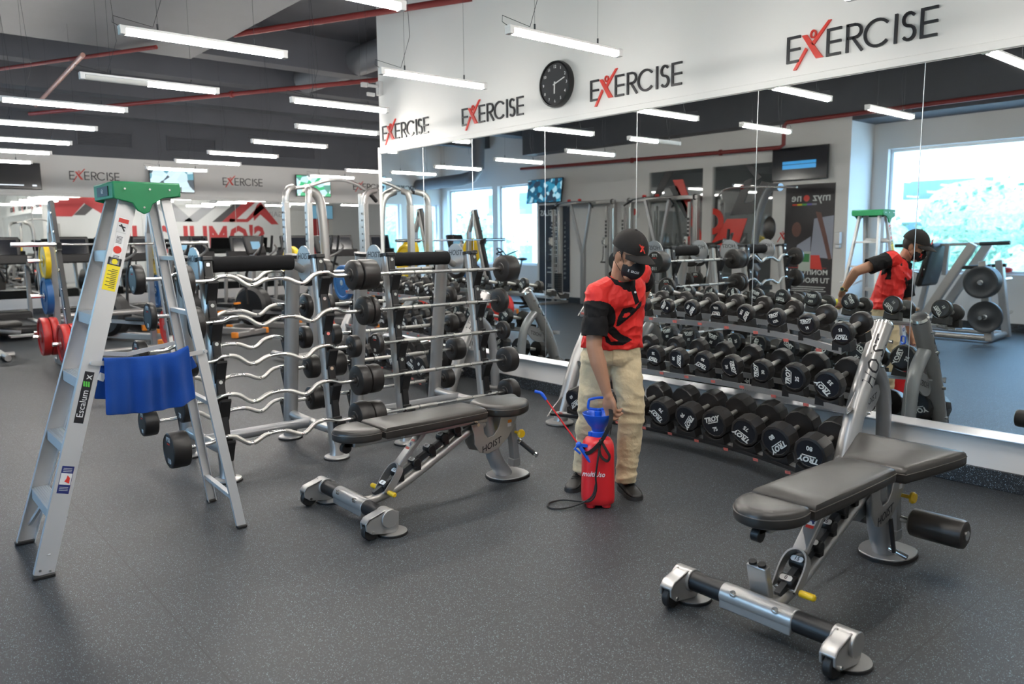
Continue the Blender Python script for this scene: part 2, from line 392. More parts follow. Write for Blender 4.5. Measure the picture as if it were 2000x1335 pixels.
# vinyl graphics on the partition glass
def decal(name, label, m, polys, x=XP-.040, ring=None, g='vinyl graphics on the glass'):
    b = MB()
    for P in polys: b.prism(P, (x, 0, 0), Y_, Z_, (.003, 0, 0))
    if ring: b.rings([[V((x+dx, ring[0]+r*cos(a), ring[1]+r*sin(a))) for dx, r in ((0, ring[2]), (.003, ring[2]), (.003, ring[3]), (0, ring[3]))] for a in [2*pi*k/28 for k in range(28)]], closed=True)
    c = sum((v for v in b.v), V((0, 0, 0)))/len(b.v)
    return tag(b.build(name, m, smooth=False, at=c), label, 'sticker', g)
decal('vinyl_graphic', 'red slanting bar graphic on the partition glass', LETR, [[(9.95, 2.62), (9.70, 2.62), (8.93+.3, 1.55), (9.23, 1.25)]])
decal('vinyl_graphic', 'red ring graphic on the partition glass beside the post', LETR, [], ring=(8.98, 1.78, .25, .13))
decal('vinyl_graphic', 'red chevron graphic low on the partition glass', LETR, [[(9.0, 1.20), (9.0, 1.36), (8.66, 1.82), (8.22, 1.82), (8.44, 1.20), (8.60, 1.20), (8.50, 1.56), (8.56, 1.56), (8.80, 1.20)]])
decal('vinyl_graphic', 'black slanting bar graphic at the far edge of the partition glass', LETK, [[(10.5, 2.22), (10.32, 2.22), (9.95, 2.78), (10.15, 2.78)], [(10.05, 2.5), (9.85, 2.5), (9.45, 1.85), (9.62, 1.85)]])
decal('vinyl_graphic', 'black hollow parallelogram graphic on the partition glass', LETK, [[(8.60, 1.88), (8.10, 1.90), (7.72, 2.42), (7.95, 2.48), (8.12, 2.12), (8.30, 2.10)], [(8.60, 1.88), (8.30, 2.10), (8.12, 2.55), (8.30, 2.50)], [(8.3, 2.78), (8.15, 2.78), (7.95, 2.55), (8.05, 2.50)]])
# ceiling
S('ceiling', CEIL, ((-3.9, -3.2, 4.3), (17.2, 19.3, 4.45)))
S('ceiling_duct', CEIL2, ((-1.2, -3, 3.8), (3.6, 10.5, 4.3)), bevel=.02)
bpy.data.objects['ceiling_duct'].name = 'trim_7'
S('trim_8', CEIL, ((3.6, 10.3, 3.85), (12, 10.6, 4.3)), ((-3.4, 12.2, 3.9), (17, 12.5, 4.3)), ((-3.4, 14.6, 3.95), (17, 15.0, 4.3)), ((-3.4, 16.7, 3.9), (17, 17.0, 4.3)))
S('trim_9', CEIL, ((-1.6, -3, 3.95), (-1.2, 19, 4.3)), ((-2.6, -3, 3.42), (-2.2, 14, 4.3)), ((-3.4, -3, 3.35), (-2.6, 6.3, 3.5)))
S('trim_10', CEIL, ((3.9, 1, 4.08), (4.1, 8.3, 4.3)), ((3.6, 4.3, 4.0), (5.05, 4.5, 4.3)))
# ducts and pipes
def pipe(name, label, path, r, m, cat='pipe', n=12, clips=()):
    b = MB(); b.tube(path, r, n)
    for p, d in clips: b.cyl(V(p)-V(d)*.02, V(p)+V(d)*.02, r*1.5, n=n)
    tag(b.build(name, m, at=path[0]), label, cat)
pipe('sprinkler_pipe', 'red sprinkler pipe crossing under the dark ceiling above the sign wall', [(3.72, 9.35, 3.90), (5.04, 6.5, 3.90)], .035, REDPIPE)
pipe('sprinkler_pipe', 'thin red sprinkler pipe slanting under the beams above the ladder', [(1.2, 13.5, 3.755), (3.0, 9.9, 3.755)], .024, REDPIPE)
pipe('sprinkler_pipe', 'long red sprinkler pipe running above the far lamps', [(2.6, 15.6, 3.66), (5.9, 9.3, 3.66)], .032, REDPIPE, clips=[((4.6, 11.78, 3.66), (.46, -.88, 0))])
pipe('sprinkler_pipe', 'red sprinkler pipe with an elbow along the side wall above the screen', [(-2.15, -1, 3.38), (-2.15, 7.2, 3.38), (-2.15, 7.25, 3.33), (-2.15, 7.25, 3.02), (-2.15, 7.32, 2.98), (-2.15, 14, 3.1)], .035, REDPIPE, clips=[((-2.15, 8.5, 3.0), (0, 1, 0)), ((-2.15, 10.6, 3.03), (0, 1, 0))])
pipe('sprinkler_pipe', 'pale copper pipe crossing the red pipe under the ceiling at far left', [(2.46, 14.2, 3.60), (2.26, 10.1, 3.60)], .026, mat('pipe_copper', (.42, .22, .18), .45))
pipe('air_duct', 'grey elbowed air duct hanging by the far windows', [(-2.6, 19.0, 3.02), (-2.6, 16.9, 3.05), (-2.6, 16.45, 3.10), (-2.6, 16.2, 3.3), (-2.6, 16.15, 4.3)], .16, CEIL2, 'duct', 18)
pipe('air_duct', 'large round grey duct under the ceiling past the end of the sign wall', [(5.9, 8.7, 4.05), (5.9, 12.0, 4.05)], .2, CEIL2, 'duct', 20)
# signs, clock
for i, (y0, w) in enumerate(((2.988, 'nearest the camera'), (4.85, 'to the right of the clock'), (6.705, 'to the left of the clock'), (8.30, 'at the far end above the mirrors'))):
    wall_sign('wall_sign', 'EXERCISE sign with red figure on the sign wall, %s' % w, (DX-.006, y0, 2.665), (0, -1, 0), Z_, (.014, 0, 0), .176, 'signs on the sign wall')
for i, (x0, w) in enumerate(((3.80, 'between the two left-hand screens'), (7.08, 'between the two lit screens'), (10.6, 'right of the lit screens'))):
    wall_sign('wall_sign', 'small EXERCISE sign on the far wall, %s' % w, (x0, YF-.014, 2.83), X, Z_, (0, .014, 0), .178, 'signs on the far wall')
wall_sign('wall_sign', 'EXERCISE sign over the window on the far wall, seen in the mirror', (-2.85, YF-.014, 2.82), X, Z_, (0, .014, 0), .178, 'signs on the far wall')
t = thing('wall_clock', 'round black wall clock on the sign wall between two signs', 'clock', (DX+.008, 5.255, 2.872))
b = MB(); b.lathe([(.0, 0), (.200, 0), (.206, .03), (.200, .055), (.185, .06), (.180, .045), (.0, .045)], (0, 0, 0), (-1, 0, 0), 48); b.build('case', BLACK, t)
b = MB(); b.cyl((-.040, 0, 0), (-.047, 0, 0), .179, n=48); b.build('dial', mat('dial_dark', (.06, .06, .062), .12, coat=.8), t)
b = MB()
for k in range(12):
    a = 2*pi*k/12
    b.text(str(k if k else 12), (-.0475, -.150*sin(a), .150*cos(a)), (0, -1, 0), Z_, .038, .0015)
b.build('numerals', LABELW, t, smooth=False)
for nm, a, l, w_ in (('hour_hand', radians(182), .085, .012), ('minute_hand', radians(72), .135, .009)):
    b = MB(); b.bar((-.051, .02*sin(a), -.02*cos(a)), (-.051, -l*sin(a), l*cos(a)), .004, w_, (0, cos(a), sin(a))); b.build(nm, LABELW, t)
# small bracket camera at the end of the sign wall
t = thing('wall_bracket', 'small grey metal bracket at the top corner of the sign wall', 'bracket', (5.0, 8.30, 3.28))
b = MB(); b.box((.03, 0, 0), (.05, .08, .16)); b.cyl((0, 0, .02), (-.14, 0, .02), .02); b.box((-.17, 0, .02), (.08, .05, .05)); b.box((-.06, .05, -.07), (.1, .03, .04)); b.build('arm', ALU, t, bevel=.004)
# ------------------------------------------------------------------ hanging tube lamps
ZL = 2.72
def tube_lamp(x0, x1, y, label, off=0, side=0, dy=0.0):
    t = thing('tube_lamp', label, 'lamp', ((x0+x1)/2, y, ZL), 0, 'hanging tube lamps'); L = (x1-x0)/2
    b = MB(); b.box((0, 0, .028), (2*L, .052, .018)); b.box((-L+.02, 0, .006), (.036, .052, .042)); b.box((L-.02, 0, .006), (.036, .052, .042)); b.build('housing', LABELW, t, bevel=.004)
    seg = [(-L+.04, L-.04, LAMP)]
    if off: seg = [(-L+.04, -L+.04+off, LAMPOFF), (-L+.04+off, L-.04, LAMP)]
    for a, c, m_ in seg:
        b = MB(); n = 10
        b.rings([[V((x, .024*cos(pi*j/n+pi), .018+.034*sin(pi*j/n+pi))) for j in range(n+1)] for x in (a, c)])
        b.build('diffuser', m_, t)
    for s_ in (-1, 1):
        b = MB(); b.tube([(s_*(L-.22), 0, .04), (s_*(L-.22), 0, (3.8 if -1.2 < x0+L < 3.6 and y < 10.5 else 4.3)-ZL)], .0011, 5); b.cyl((s_*(L-.22), 0, .037), (s_*(L-.22), 0, .075), .006, n=8); b.build('cable', IRON, t)
    b = MB(); b.tube([(-L+.01, 0, .03), (-L-.03, .01, .05), (-L-.02, .02, .09), (-L+.2, .02, .06), (-L+.28, .01, .3), (-L+.22, .0, 1.07)], .0018, 6); b.build('power_cord', IRON, t)
    return t
rows = [2.07, 3.68, 5.14, 6.65, 8.12, 9.65, 11.2, 12.63, 14.13]
nth = lambda i: ords[i]
for i, y in enumerate(rows):
    x0 = 3.12 if y < 7 else (3.85 if y < 9 else 3.98)
    tube_lamp(x0, x0+(1.0 if y < 7 else 1.04), y, 'lit tube lamp in the row beside the sign wall, %s from the front' % nth(i))
for i, y in enumerate([3.68, 5.10, 6.65, 8.11, 9.62, 11.18, 12.55, 14.14]):
    x0 = (1.36, 1.34, 1.45, 1.12, 1.20, 1.26, 1.28, 1.30)[i]
    tube_lamp(x0, x0+1.04, y, ('half-lit hanging tube lamp, the third of the left-hand row' if i == 2 else 'lit tube lamp in the left-hand row over the open floor, %s from the front' % nth(i)), off=.44 if i == 2 else 0)
for i, (x0, y) in enumerate(((6.9, 12.63), (6.94, 14.15), (9.2, 12.63), (9.2, 14.15))):
    tube_lamp(x0, x0+1.0, y, 'hanging tube lamp over the cardio area past the sign wall, %s of four' % nth(i))
for i, (x0, y) in enumerate(((6.9, 9.65), (6.9, 11.2), (9.2, 9.65), (9.2, 11.2), (11.4, 11.2), (11.4, 12.63), (11.4, 14.15), (13.6, 12.63))):  # extra lamps, hidden from direct view, added to brighten far wall and mural
    tube_lamp(x0, x0+1.0, y, 'added tube lamp hidden behind the sign wall to light the cardio area, %s of eight' % nth(i))
for i, (x0, y) in enumerate(((3.12, .55), (1.36, .55), (1.36, 2.1), (-.6, 2.1))):  # lamps added outside the view for more light at the front
    tube_lamp(x0, x0+1.0, y, 'added tube lamp beyond the picture to light the near end of the room, %s of four' % nth(i))
# ------------------------------------------------------------------ screens
def tv(label, c, ax, n, w, h, m, extra=None, tilt=0):
    c, ax, n = V(c), V(ax), V(n); t = thing('television', label, 'television', c, 0)
    upv = (Z_*cos(tilt)+n*sin(tilt)).normalized(); nn_ = ax.cross(upv); nn_ = nn_ if nn_.dot(n) > 0 else -nn_
    R = Matrix((ax, nn_, upv)).transposed()
    b = MB(); b.box((0, 0, 0), (w, .04, h), R); b.build('case', BLACK, t, bevel=.004)
    b = MB(); b.box(nn_*.0215, (w-.025, .002, h-.03), R); b.build('screen', m, t, smooth=False)
    b = MB(); b.box(-nn_*.055, (.2, .07, .2), R); b.build('mount', IRON, t)
    if extra: extra(t, nn_*.0235, ax, upv)
    return t
def scr_mat(name, scale, cols, strength):
    m = mat(name, (.1, .1, .1), .2); nt = m.node_tree; b = nt.nodes['Principled BSDF']
    tc = nt.nodes.new('ShaderNodeTexCoord'); v = nt.nodes.new('ShaderNodeTexVoronoi'); v.inputs['Scale'].default_value = scale; v.inputs['Randomness'].default_value = .9
    nt.links.new(tc.outputs['Object'], v.inputs['Vector'])
    r = nt.nodes.new('ShaderNodeValToRGB'); r.color_ramp.interpolation = 'CONSTANT'
    e = r.color_ramp.elements; e[0].color = cols[0]+(1,); e[0].position = 0; e[1].color = cols[1]+(1,); e[1].position = .35
    for p_, c_ in ((.55, cols[2]), (.75, cols[3])): q = e.new(p_); q.color = c_+(1,)
    sp = nt.nodes.new('ShaderNodeSeparateColor'); nt.links.new(v.outputs['Color'], sp.inputs[0]); nt.links.new(sp.outputs[1], r.inputs[0])
    nt.links.new(r.outputs[0], b.inputs['Emission Color']); b.inputs['Emission Strength'].default_value = strength
    nt.links.new(r.outputs[0], b.inputs['Base Color'])
    return m
TVA = scr_mat('broadcast_indoor', 5, [(.55, .75, .85), (.12, .30, .38), (.05, .07, .09), (.5, .65, .7)], .5)
TVB = scr_mat('broadcast_garden', 6, [(.05, .45, .2), (.75, .95, .95), (.1, .3, .25), (.5, .75, .85)], .5)
TVC = scr_mat('broadcast_blue', 9, [(.02, .10, .18), (.04, .25, .40), (.03, .05, .08), (.35, .60, .72)], .5)
def bars_(t, o, ax, up_):
    b = MB(); R = Matrix((ax, ax.cross(up_), up_)).transposed()
    b.box(o+up_*.02, (.62, .003, .05), R); b.box(o-up_*.05, (.62, .003, .07), R); b.build('screen_bars', SCRB, t, smooth=False)
def strip_(t, o, ax, up_):
    b = MB(); R = Matrix((ax, ax.cross(up_), up_)).transposed()
    b.box(o-up_*.19-ax*.12, (.6, .003, .018), R); b.box(o-up_*.19+ax*.37, (.08, .003, .03), R); b.build('screen_caption', TV2, t, smooth=False)
tv('switched-off black screen at the left end of the far wall', (2.75, YF-.12, 2.86), X, (0, -1, 0), 1.0, .54, SCR, strip_)
tv('lit screen on the far wall behind the ladder top', (5.87, YF-.12, 2.87), X, (0, -1, 0), .98, .52, TVA)
tv('lit screen on the far wall above the pull-up rig', (9.38, YF-.12, 2.88), X, (0, -1, 0), .96, .54, TVB)
tv('violet-edged screen at the corner of the far wall seen in the mirror', (-.95, YF-.12, 2.95), X, (0, -1, 0), 1.0, .55, TVC)
tv('tilted lit screen above the black rules banner', (XP+.16, 13.50, 2.58), (0, 1, 0), X, 1.18, .56, TVC, None, -.12)
tv('dark screen with blue bars above the tall fitness poster', (XP+.10, 7.14, 2.72), (0, 1, 0), X, 1.03, .56, SCR, bars_)
# ------------------------------------------------------------------ banners and posters (facing +X at the side wall)
t = thing('rules_banner', 'tall black rules banner headed REGLAS on the side wall', 'banner', (XP, 13.34, 1.25))
b = MB(); b.box((.008, 0, 0), (.012, 1.03, 2.02)); b.build('panel', mat('banner_navy', (.012, .016, .030), .5), t)
b = MB(); b.text('REGLAS', (.016, .14, .82), Y_, Z_, .19, .002, .012)
for k in range(13):
    z = .58-k*.105; b.text(str(k+1)+'.', (.016, -.36, z), Y_, Z_, .07, .002)
    w_ = (.2, .42, .24, .26, .3, .34, .44, .46, .14, .30, .5, .52, .3)[k]
    b.box((.016, -.28+w_/2, z+.012), (.002, w_, .022)); 
    if k % 3 == 1: b.box((.016, -.28+w_/2.6, z-.03), (.002, w_/1.3, .018))
b.text('E  ERCISE', (.016, 0, -.88), Y_, Z_, .11, .002, .008); b.build('lettering', LETW, t, smooth=False)
b = MB()
for y in (-.48, .48):
    for z in (-.95, 0, .95): b.cyl((.014, y, z), (.026, y, z), .012, n=10)
b.build('studs', CHROME, t)
t = thing('fitness_poster', 'tall dark poster of an athlete stretching, headed myzone, on the side wall', 'poster', (XP, 6.98, 1.38))
b = MB(); b.box((.006, 0, 0), (.010, .90, 1.98)); b.build('panel', mat('poster_dark', (.022, .018, .022), .45, var=(3, .3)), t)
b = MB(); b.text('myz', (.0125, -.22, .76), Y_, Z_, .20, .002, .008); b.text('ne', (.0125, .24, .76), Y_, Z_, .20, .002, .008)
b.text('MONITOREA', (.0125, -.02, -.52), Y_, Z_, .125, .002, .014); b.text('TU PROGRESO', (.0125, 0, -.66), Y_, Z_, .125, .002, .014)
for k in range(4): b.box((.0125, -.02, -.77-k*.035), (.002, (.66, .6, .68, .5)[k], .012))
b.build('lettering', LETW, t, smooth=False)
b = MB(); b.rings([[V((.0125+dx, .055+r*cos(a), .75+r*sin(a))) for dx, r in ((0, .055), (.002, .055), (.002, .0), (0, .0))] for a in [2*pi*k/16 for k in range(16)]], closed=True)
b.box((.0125, 0, -.44), (.002, .7, .006)); b.build('red_mark', LETR, t, smooth=False)
for k, c in enumerate(((.7, .06, .03), (.8, .6, .03), (.08, .4, .08), (.15, .12, .45), (.25, .25, .28))):
    b = MB(); b.box((.0125, .27-k*.09, .645), (.002, .088, .03)); b.build('colour_bar', mat('poster_bar_%s' % 'abcde'[k], c, .5), t)
# athlete photo as flat printed shapes
b = MB(); b.prism([(-.45, .45), (-.10, .40), (-.05, -.25), (-.45, -.28)], (.0115, 0, 0), Y_, Z_, (.0015, 0, 0)); b.prism([(-.05, .1), (.2, -.05), (.24, -.25), (-.05, -.25)], (.0115, 0, 0), Y_, Z_, (.0015, 0, 0)); b.build('printed_window', mat('poster_pale', (.36, .38, .46), .5), t, smooth=False)
b = MB(); b.prism([(-.22, .50), (-.12, .52), (-.26, .1), (-.38, -.3), (-.44, -.28), (-.34, .1)], (.0125, 0, 0), Y_, Z_, (.0015, 0, 0)); b.prism(arc(.22, .22, .09, .13, 0, 360, 12), (.0125, 0, 0), Y_, Z_, (.0015, 0, 0)); b.build('printed_athlete', mat('poster_skin', (.16, .07, .055), .5, var=(8, .3)), t, smooth=False)
b = MB(); b.prism([(.02, -.22), (-.22, -.22), (-.28, -.72+.25), (.16, -.72+.28), (.2, -.3)], (.012, 0, 0), Y_, Z_, (.0015, 0, 0)); b.build('printed_sleeve', LETR, t, smooth=False)
b = MB(); b.box((.0145, .05, -.33), (.002, .22, .34)); b.build('printed_phone', mat('poster_phone', (.50, .56, .50), .5), t)
b = MB(); b.box((.016, .05, -.27), (.002, .18, .14)); b.build('printed_screen', mat('poster_green', (.05, .25, .08), .5), t)
t = thing('wall_dispenser', 'small white dispenser on the side wall beside the poster', 'dispenser', (XP, 6.42, 1.40)); b = MB(); b.box((.05, 0, .05), (.1, .1, .2)); b.box((.04, 0, -.09), (.07, .08, .06)); b.build('body', LABELW, t, bevel=.012)
b = MB(); logo_figure(b, (XP+.001, 7.62, 1.42), Y_*-.14, Z_*.14, (.003, 0, 0)); tag(b.build('wall_sticker', LETR, smooth=False, at=(XP, 7.5, 1.42)), 'small red figure sticker on the wall post beside the poster', 'sticker')
b = MB(); b.cyl((XP+.001, 10.89, 1.98), (XP+.02, 10.89, 1.98), .12, n=24); o = tag(b.build('round_sign', LABELW, at=(XP, 10.89, 1.98)), 'round white and red notice on the side wall between the cable machines', 'sign')
b = MB(); b.cyl((.02, .0, .04), (.023, 0, .04), .07, n=20); b.build('red_mark', LETR, o)
# mural on wall_back: seen only through the far mirrors (reads from the far side)
MG1 = mat('mural_grey', (.70, .70, .70), .6); MG2 = mat('mural_grey_dark', (.40, .40, .42), .6); MRD = mat('mural_red', (.50, .05, .055), .6); MBK = mat('mural_charcoal', (.09, .085, .09), .6)
S('trim_11', MG1, ((DX+.25, YS, .12), (13.2, YS+.006, 3.1)), ((15.5, YS, .12), (17, YS+.006, 3.1)))
def mural(name, label, m, polys, dy=.008):
    b = MB()
    for P in polys: b.prism([(x, z) for x, z in P], (0, YS+dy, 0), X, Z_, (0, .003, 0))
    c = sum((v for v in b.v), V((0, 0, 0)))/len(b.v)
    tag(b.build(name, m, smooth=False, at=c), label, 'mural', 'shapes of the wall mural')
mural('mural_shape', 'dark grey slanting bands of the mural', MG2, [[(8.2, 3.05), (9.0, 3.05), (9.9, 2.2), (9.2, 2.2)], [(10.6, 3.05), (11.1, 3.05), (10.0, 2.2), (9.5, 2.2)]])
mural('mural_shape', 'charcoal slanting band of the mural', MBK, [[(11.6, 3.05), (11.9, 3.05), (10.9, 2.2), (10.55, 2.2)], [(6.6, 3.05), (7.0, 3.05), (6.3, 2.4), (5.95, 2.4)]])
mural('mural_shape', 'red mountain-shaped mark on the mural', MRD, [[(11.9, 3.05), (12.35, 3.05), (11.35, 2.2), (10.9, 2.2)], [(11.2, 2.32), (11.2, 2.2), (11.9, 2.2), (12.6, 2.75), (12.45, 2.9), (11.85, 2.32)], [(12.3, 2.85), (12.45, 2.98), (13.15, 2.12), (12.85, 2.12), (12.42, 2.5), (12.15, 2.25), (12.15, 2.55)]], .012)
mural('mural_shape', 'red chevron at the near end of the mural', MRD, [[(5.4, 3.05), (6.9, 3.05), (7.75, 2.2), (7.2, 2.2), (6.3, 2.8), (5.9, 2.35), (5.4, 2.35)]], .012)
b = MB(); b.text("S'OMULOUL", (9.9, YS+.012, 1.5), (-1, 0, 0), Z_, 1.35, .004, .03); b.v = [V((9.9+(v.x-9.9)*.72, v.y, v.z)) for v in b.v]; tag(b.build('mural_lettering', MRD, smooth=False, at=(9.65, YS+.012, 1.42)), 'large red lettering along the middle of the mural', 'mural', 'lettering of the wall mural')
b = MB(); b.text("GAIN", (13.0, YS+.012, 2.5), (-1, 0, 0), Z_, .30, .004, .004); tag(b.build('mural_lettering', MG2, smooth=False, at=(13.0, YS+.012, 2.5)), 'small grey word GAIN beside the mountain mark of the mural', 'mural', 'lettering of the wall mural')
b = MB(); b.box((14.9, YS+.03, 1.55), (.75, .03, 1.7)); tag(b.build('red_panel', MRD, at=(14.9, YS+.03, .7)), 'tall red notice panel past the end of the mural', 'panel')
tv('dark screen above the red notice panel past the mural', (15.0, YS+.085, 2.62), X, (0, 1, 0), .95, .55, SCRC)
# ------------------------------------------------------------------ outside
S('street_ground', CONC, ((-40, -20, -4.2), (-3.95, 60, -4))); bpy.data.objects['street_ground'].name = 'ground'
def building(label, x, y, w, l, h, zb=-4, n=(7, 6), win=(1.1, 1.2), face='+x'):
    t = thing('office_building', label, 'building', (x, y, zb))
    b = MB(); b.box((0, 0, h/2), (w, l, h)); b.build('walls', CONC, t)
    for i in range(n[0]):
        for j in range(n[1]):
            p = MB(); yy = -l/2+(i+.5)*l/n[0]; zz = 1.6+j*(h-1.5)/n[1]
            if face == '+x': p.box((w/2+.01, yy, zz), (.06, win[0], win[1]))
            else: p.box(((-w/2+(i+.5)*w/n[0]), -l/2-.01, zz), (win[0], .06, win[1]))
            if -2 < zz+zb < 7: p.build('window', GLW, t)
GLW = mat('window_far', (.10, .18, .26), .12)
building('pale apartment block seen through the far windows', -22, 26, 6, 22, 16, n=(8, 5))
building('long white building behind the trees outside the near window', -34, 3, 6, 44, 9.6, n=(7, 4), win=(4.2, .9))
def tree(label, x, y, r, h, seed):
    random.seed(seed); t = thing('tree', label, 'tree', (x, y, -4), 0, 'trees outside the windows')
    b = MB(); b.tube([(0, 0, 0), (.1, .1, h*.4), (0, .2, h*.7)], [.16, .13, .08], 8); b.build('trunk', mat_trunk, t)
    b = MB()
    for k in range(5):
        b.ell((random.uniform(-.5, .5)*r, random.uniform(-.6, .6)*r, h*.68+random.uniform(-.3, .35)*r), (r*.62, r*.66, r*.5), n=12, m=8)
    for k in range(900):
        a, e = random.uniform(0, 2*pi), random.uniform(-1, 1); q = sqrt(1-e*e); rr = r*random.uniform(.62, 1.12)
        c = V((rr*q*cos(a), rr*1.1*q*sin(a), h*.70+rr*.72*e)); s_ = random.uniform(.06, .15)
        d1 = V((random.uniform(-1, 1), random.uniform(-1, 1), random.uniform(-1, 1))).normalized()*s_; d2 = d1.orthogonal().normalized()*s_*.6
        b.add([c-d1, c+d2, c+d1, c-d2], [(0, 1, 2, 3)])
    b.build('crown', LEAF, t, smooth=False)
mat_trunk = mat('bark', (.12, .09, .06), .9)
for i, (x, y, r, h) in enumerate(((-10.5, .6, 1.9, 6.3), (-10.5, 5.4, 2.0, 6.0), (-11.5, 10.4, 2.1, 6.4), (-15.8, -2.4, 2.2, 7.4), (-16.4, 8.3, 2.2, 7.8), (-16, 2.9, 2.2, 6.9))):
    tree('bushy green tree outside the near window, %s of six' % ords[i], x, y, r, h, 20+i)
for i, (x, y, r, h) in enumerate(((-6.2, 27, 2.1, 7.6), (-11.5, 28, 2.2, 7.2), (-1.0, 27.5, 2.1, 7.8))):
    tree('bushy green tree outside the far wall window, %s of three' % ords[i], x, y, r, h, 40+i)
# ================================================================== step ladder
def lerp(a, b, t): return V(a)+(V(b)-V(a))*t
lad = thing('step_ladder', 'aluminium step ladder with a green top cap standing open at left', 'ladder', (1.0, 4.18, 0))
FN0, FN1 = V((.548, 3.92, .01)), V((1.052, 4.02, 1.72)); FF0, FF1 = V((.556, 4.45, .01)), V((1.052, 4.285, 1.72))
RN0, RN1 = V((1.458, 3.925, .01)), V((1.215, 4.03, 1.72)); RF0, RF1 = V((1.486, 4.45, .01)), V((1.215, 4.275, 1.72))
def channel(p0, p1, w, fl, out, name, t=.003):
    p0, p1, out = V(p0), V(p1), V(out); d = (p1-p0).normalized(); a = d.cross(out).normalized(); o2 = a.cross(d).normalized()
    if o2.dot(out) < 0: o2 = -o2
    b = MB(); b.bar(p0, p1, w, t, o2)
    for s_ in (-1, 1): b.bar(p0+a*s_*(w/2-t/2)-o2*fl/2, p1+a*s_*(w/2-t/2)-o2*fl/2, t, fl, o2)
    return b.build(name, ALU, lad, world=True, smooth=False), a, o2, d
r1, ra, ro, rd = channel(FN0, FN1, .080, .028, (0, -1, 0), 'front_rail')
channel(FF0, FF1, .080, .028, (0, 1, 0), 'front_rail')
channel(RN0, RN1, .046, .022, (0, -1, 0), 'rear_rail'); channel(RF0, RF1, .046, .022, (0, 1, 0), 'rear_rail')
for z in (.285, .575, .87, 1.16, 1.455):
    t_ = z/1.71; a, c = lerp(FN0, FN1, t_), lerp(FF0, FF1, t_)
    b = MB(); b.box(((a.x+c.x)/2-.002, (a.y+c.y)/2, z), (.070, c.y-a.y-.008, .004))
    b.box(((a.x+c.x)/2-.036, (a.y+c.y)/2, z-.024), (.004, c.y-a.y-.008, .05)); b.box(((a.x+c.x)/2+.031, (a.y+c.y)/2, z-.018), (.004, c.y-a.y-.008, .038))
    for k in range(7): b.box(((a.x+c.x)/2-.026+k*.010, (a.y+c.y)/2, z+.003), (.004, c.y-a.y-.012, .003))
    b.build('step', ALU, lad, world=True, smooth=False)
for z in (1.405, 1.13, .66, .15):
    t_ = z/1.71; a, c = lerp(RN0, RN1, t_), lerp(RF0, RF1, t_)
    b = MB(); b.bar(a, c, .028, .022); b.build('rear_brace', ALU, lad, world=True, bevel=.002)
for s_, (p, q, r_) in enumerate(((FN0, FN1, FF0), (FF0, FF1, FN0))):
    a = lerp(p, q, .150); m_ = lerp(FN0, FF0, .5) if 0 else V(((p.x+.08), (p.y*.62+r_.y*.38), .268))
    b = MB(); b.bar(lerp(p, q, .05), m_, .018, .012); b.build('knee_brace', ALU, lad, world=True)
spr = []
for (y, ys, k) in ((3.938, -1, 0), (4.437, 1, 1)):
    a, m_, c = V((.815, y-.004*ys, .945)), V((1.07, y-.012*ys, .900+.01*k)), V((1.335, y-.006*ys, .950))
    if k: a, m_, c = V((.825, 4.395, .95)), V((1.08, 4.38, .915)), V((1.345, 4.385, .955))
    else: a, m_, c = V((.822, 3.955, .945)), V((1.08, 3.95, .925)), V((1.335, 3.955, .950))
    b = MB(); b.bar(a, m_, .004, .022); b.bar(m_, c, .004, .022); b.cyl(m_-Y_*.008, m_+Y_*.008, .010)
    b.cyl(a-Y_*.012, a+Y_*.012, .009); b.cyl(c-Y_*.012, c+Y_*.012, .009); b.build('spreader', ALU, lad, world=True)
b = MB()   # top cap: lid plus side cheeks with a tongue
b.box((1.12, 4.155, 1.762), (.30, .36, .034))
for y, s_ in ((3.985, -1), (4.325, 1)):
    b.prism([(.972, 1.775), (1.268, 1.775), (1.275, 1.745), (1.262, 1.715), (1.19, 1.705), (1.14, 1.675), (1.125, 1.640), (1.10, 1.628), (1.070, 1.645), (1.05, 1.68), (.972, 1.700)], (0, y, 0), X, Z_, (0, .012*s_, 0))
b.box((.975, 4.155, 1.738), (.012, .35, .075)); b.box((1.268, 4.155, 1.742), (.012, .35, .06))
b.build('top_cap', GREEN, lad, world=True, bevel=.004)
b = MB(); b.box((.967, 4.155, 1.738), (.003, .20, .045)); c_ = b.build('cap_label', BLACK, lad, world=True)
b = MB(); b.text('6ft', (.9645, 4.155, 1.738), (0, -1, 0), Z_, .034, .001, .002); b.build('lettering', LABELW, c_, world=True, smooth=False)
b = MB()
for x_, z_ in ((1.02, 1.745), (1.13, 1.745), (1.22, 1.745), (1.10, 1.66)): b.cyl((x_, 3.975, z_), (x_, 3.968, z_), .007, .005, n=10)
for p, q in ((FN0, FN1),):
    for t_, w_ in ((.012, .02), (.012, -.02)): o_ = lerp(p, q, t_)+ra*w_; b.cyl(o_, o_+ro*.006, .006, n=8)
b.build('rivets', CHROME, lad, world=True)
for p in (FN0, FF0): 
    b = MB(); b.box(p+V((0, 0, -.002)), (.088, .04, .014)); b.build('foot', RUB, lad, world=True, bevel=.003)
for p in (RN0, RF0):
    b = MB(); b.box(p+V((0, 0, -.002)), (.05, .032, .014)); b.build('foot', RUB, lad, world=True, bevel=.003)
def rail_label(name, z0, z1, w, m, parts=()):
    t0, t1 = z0/1.71, z1/1.71; a, c = lerp(FN0, FN1, t0)+ro*.0022, lerp(FN0, FN1, t1)+ro*.0022
    b = MB(); b.bar(a, c, w, .0008, ro); l = b.build(name, m, lad, world=True, smooth=False); o_ = (a+c)/2
    for nm, mm, fn in parts:
        b = MB(); fn(b, o_+ro*.0006, (c-a).length); b.build(nm, mm, l, world=True, smooth=False)
    return l
na = -ra if ra.x > 0 else ra     # to the left across the rail
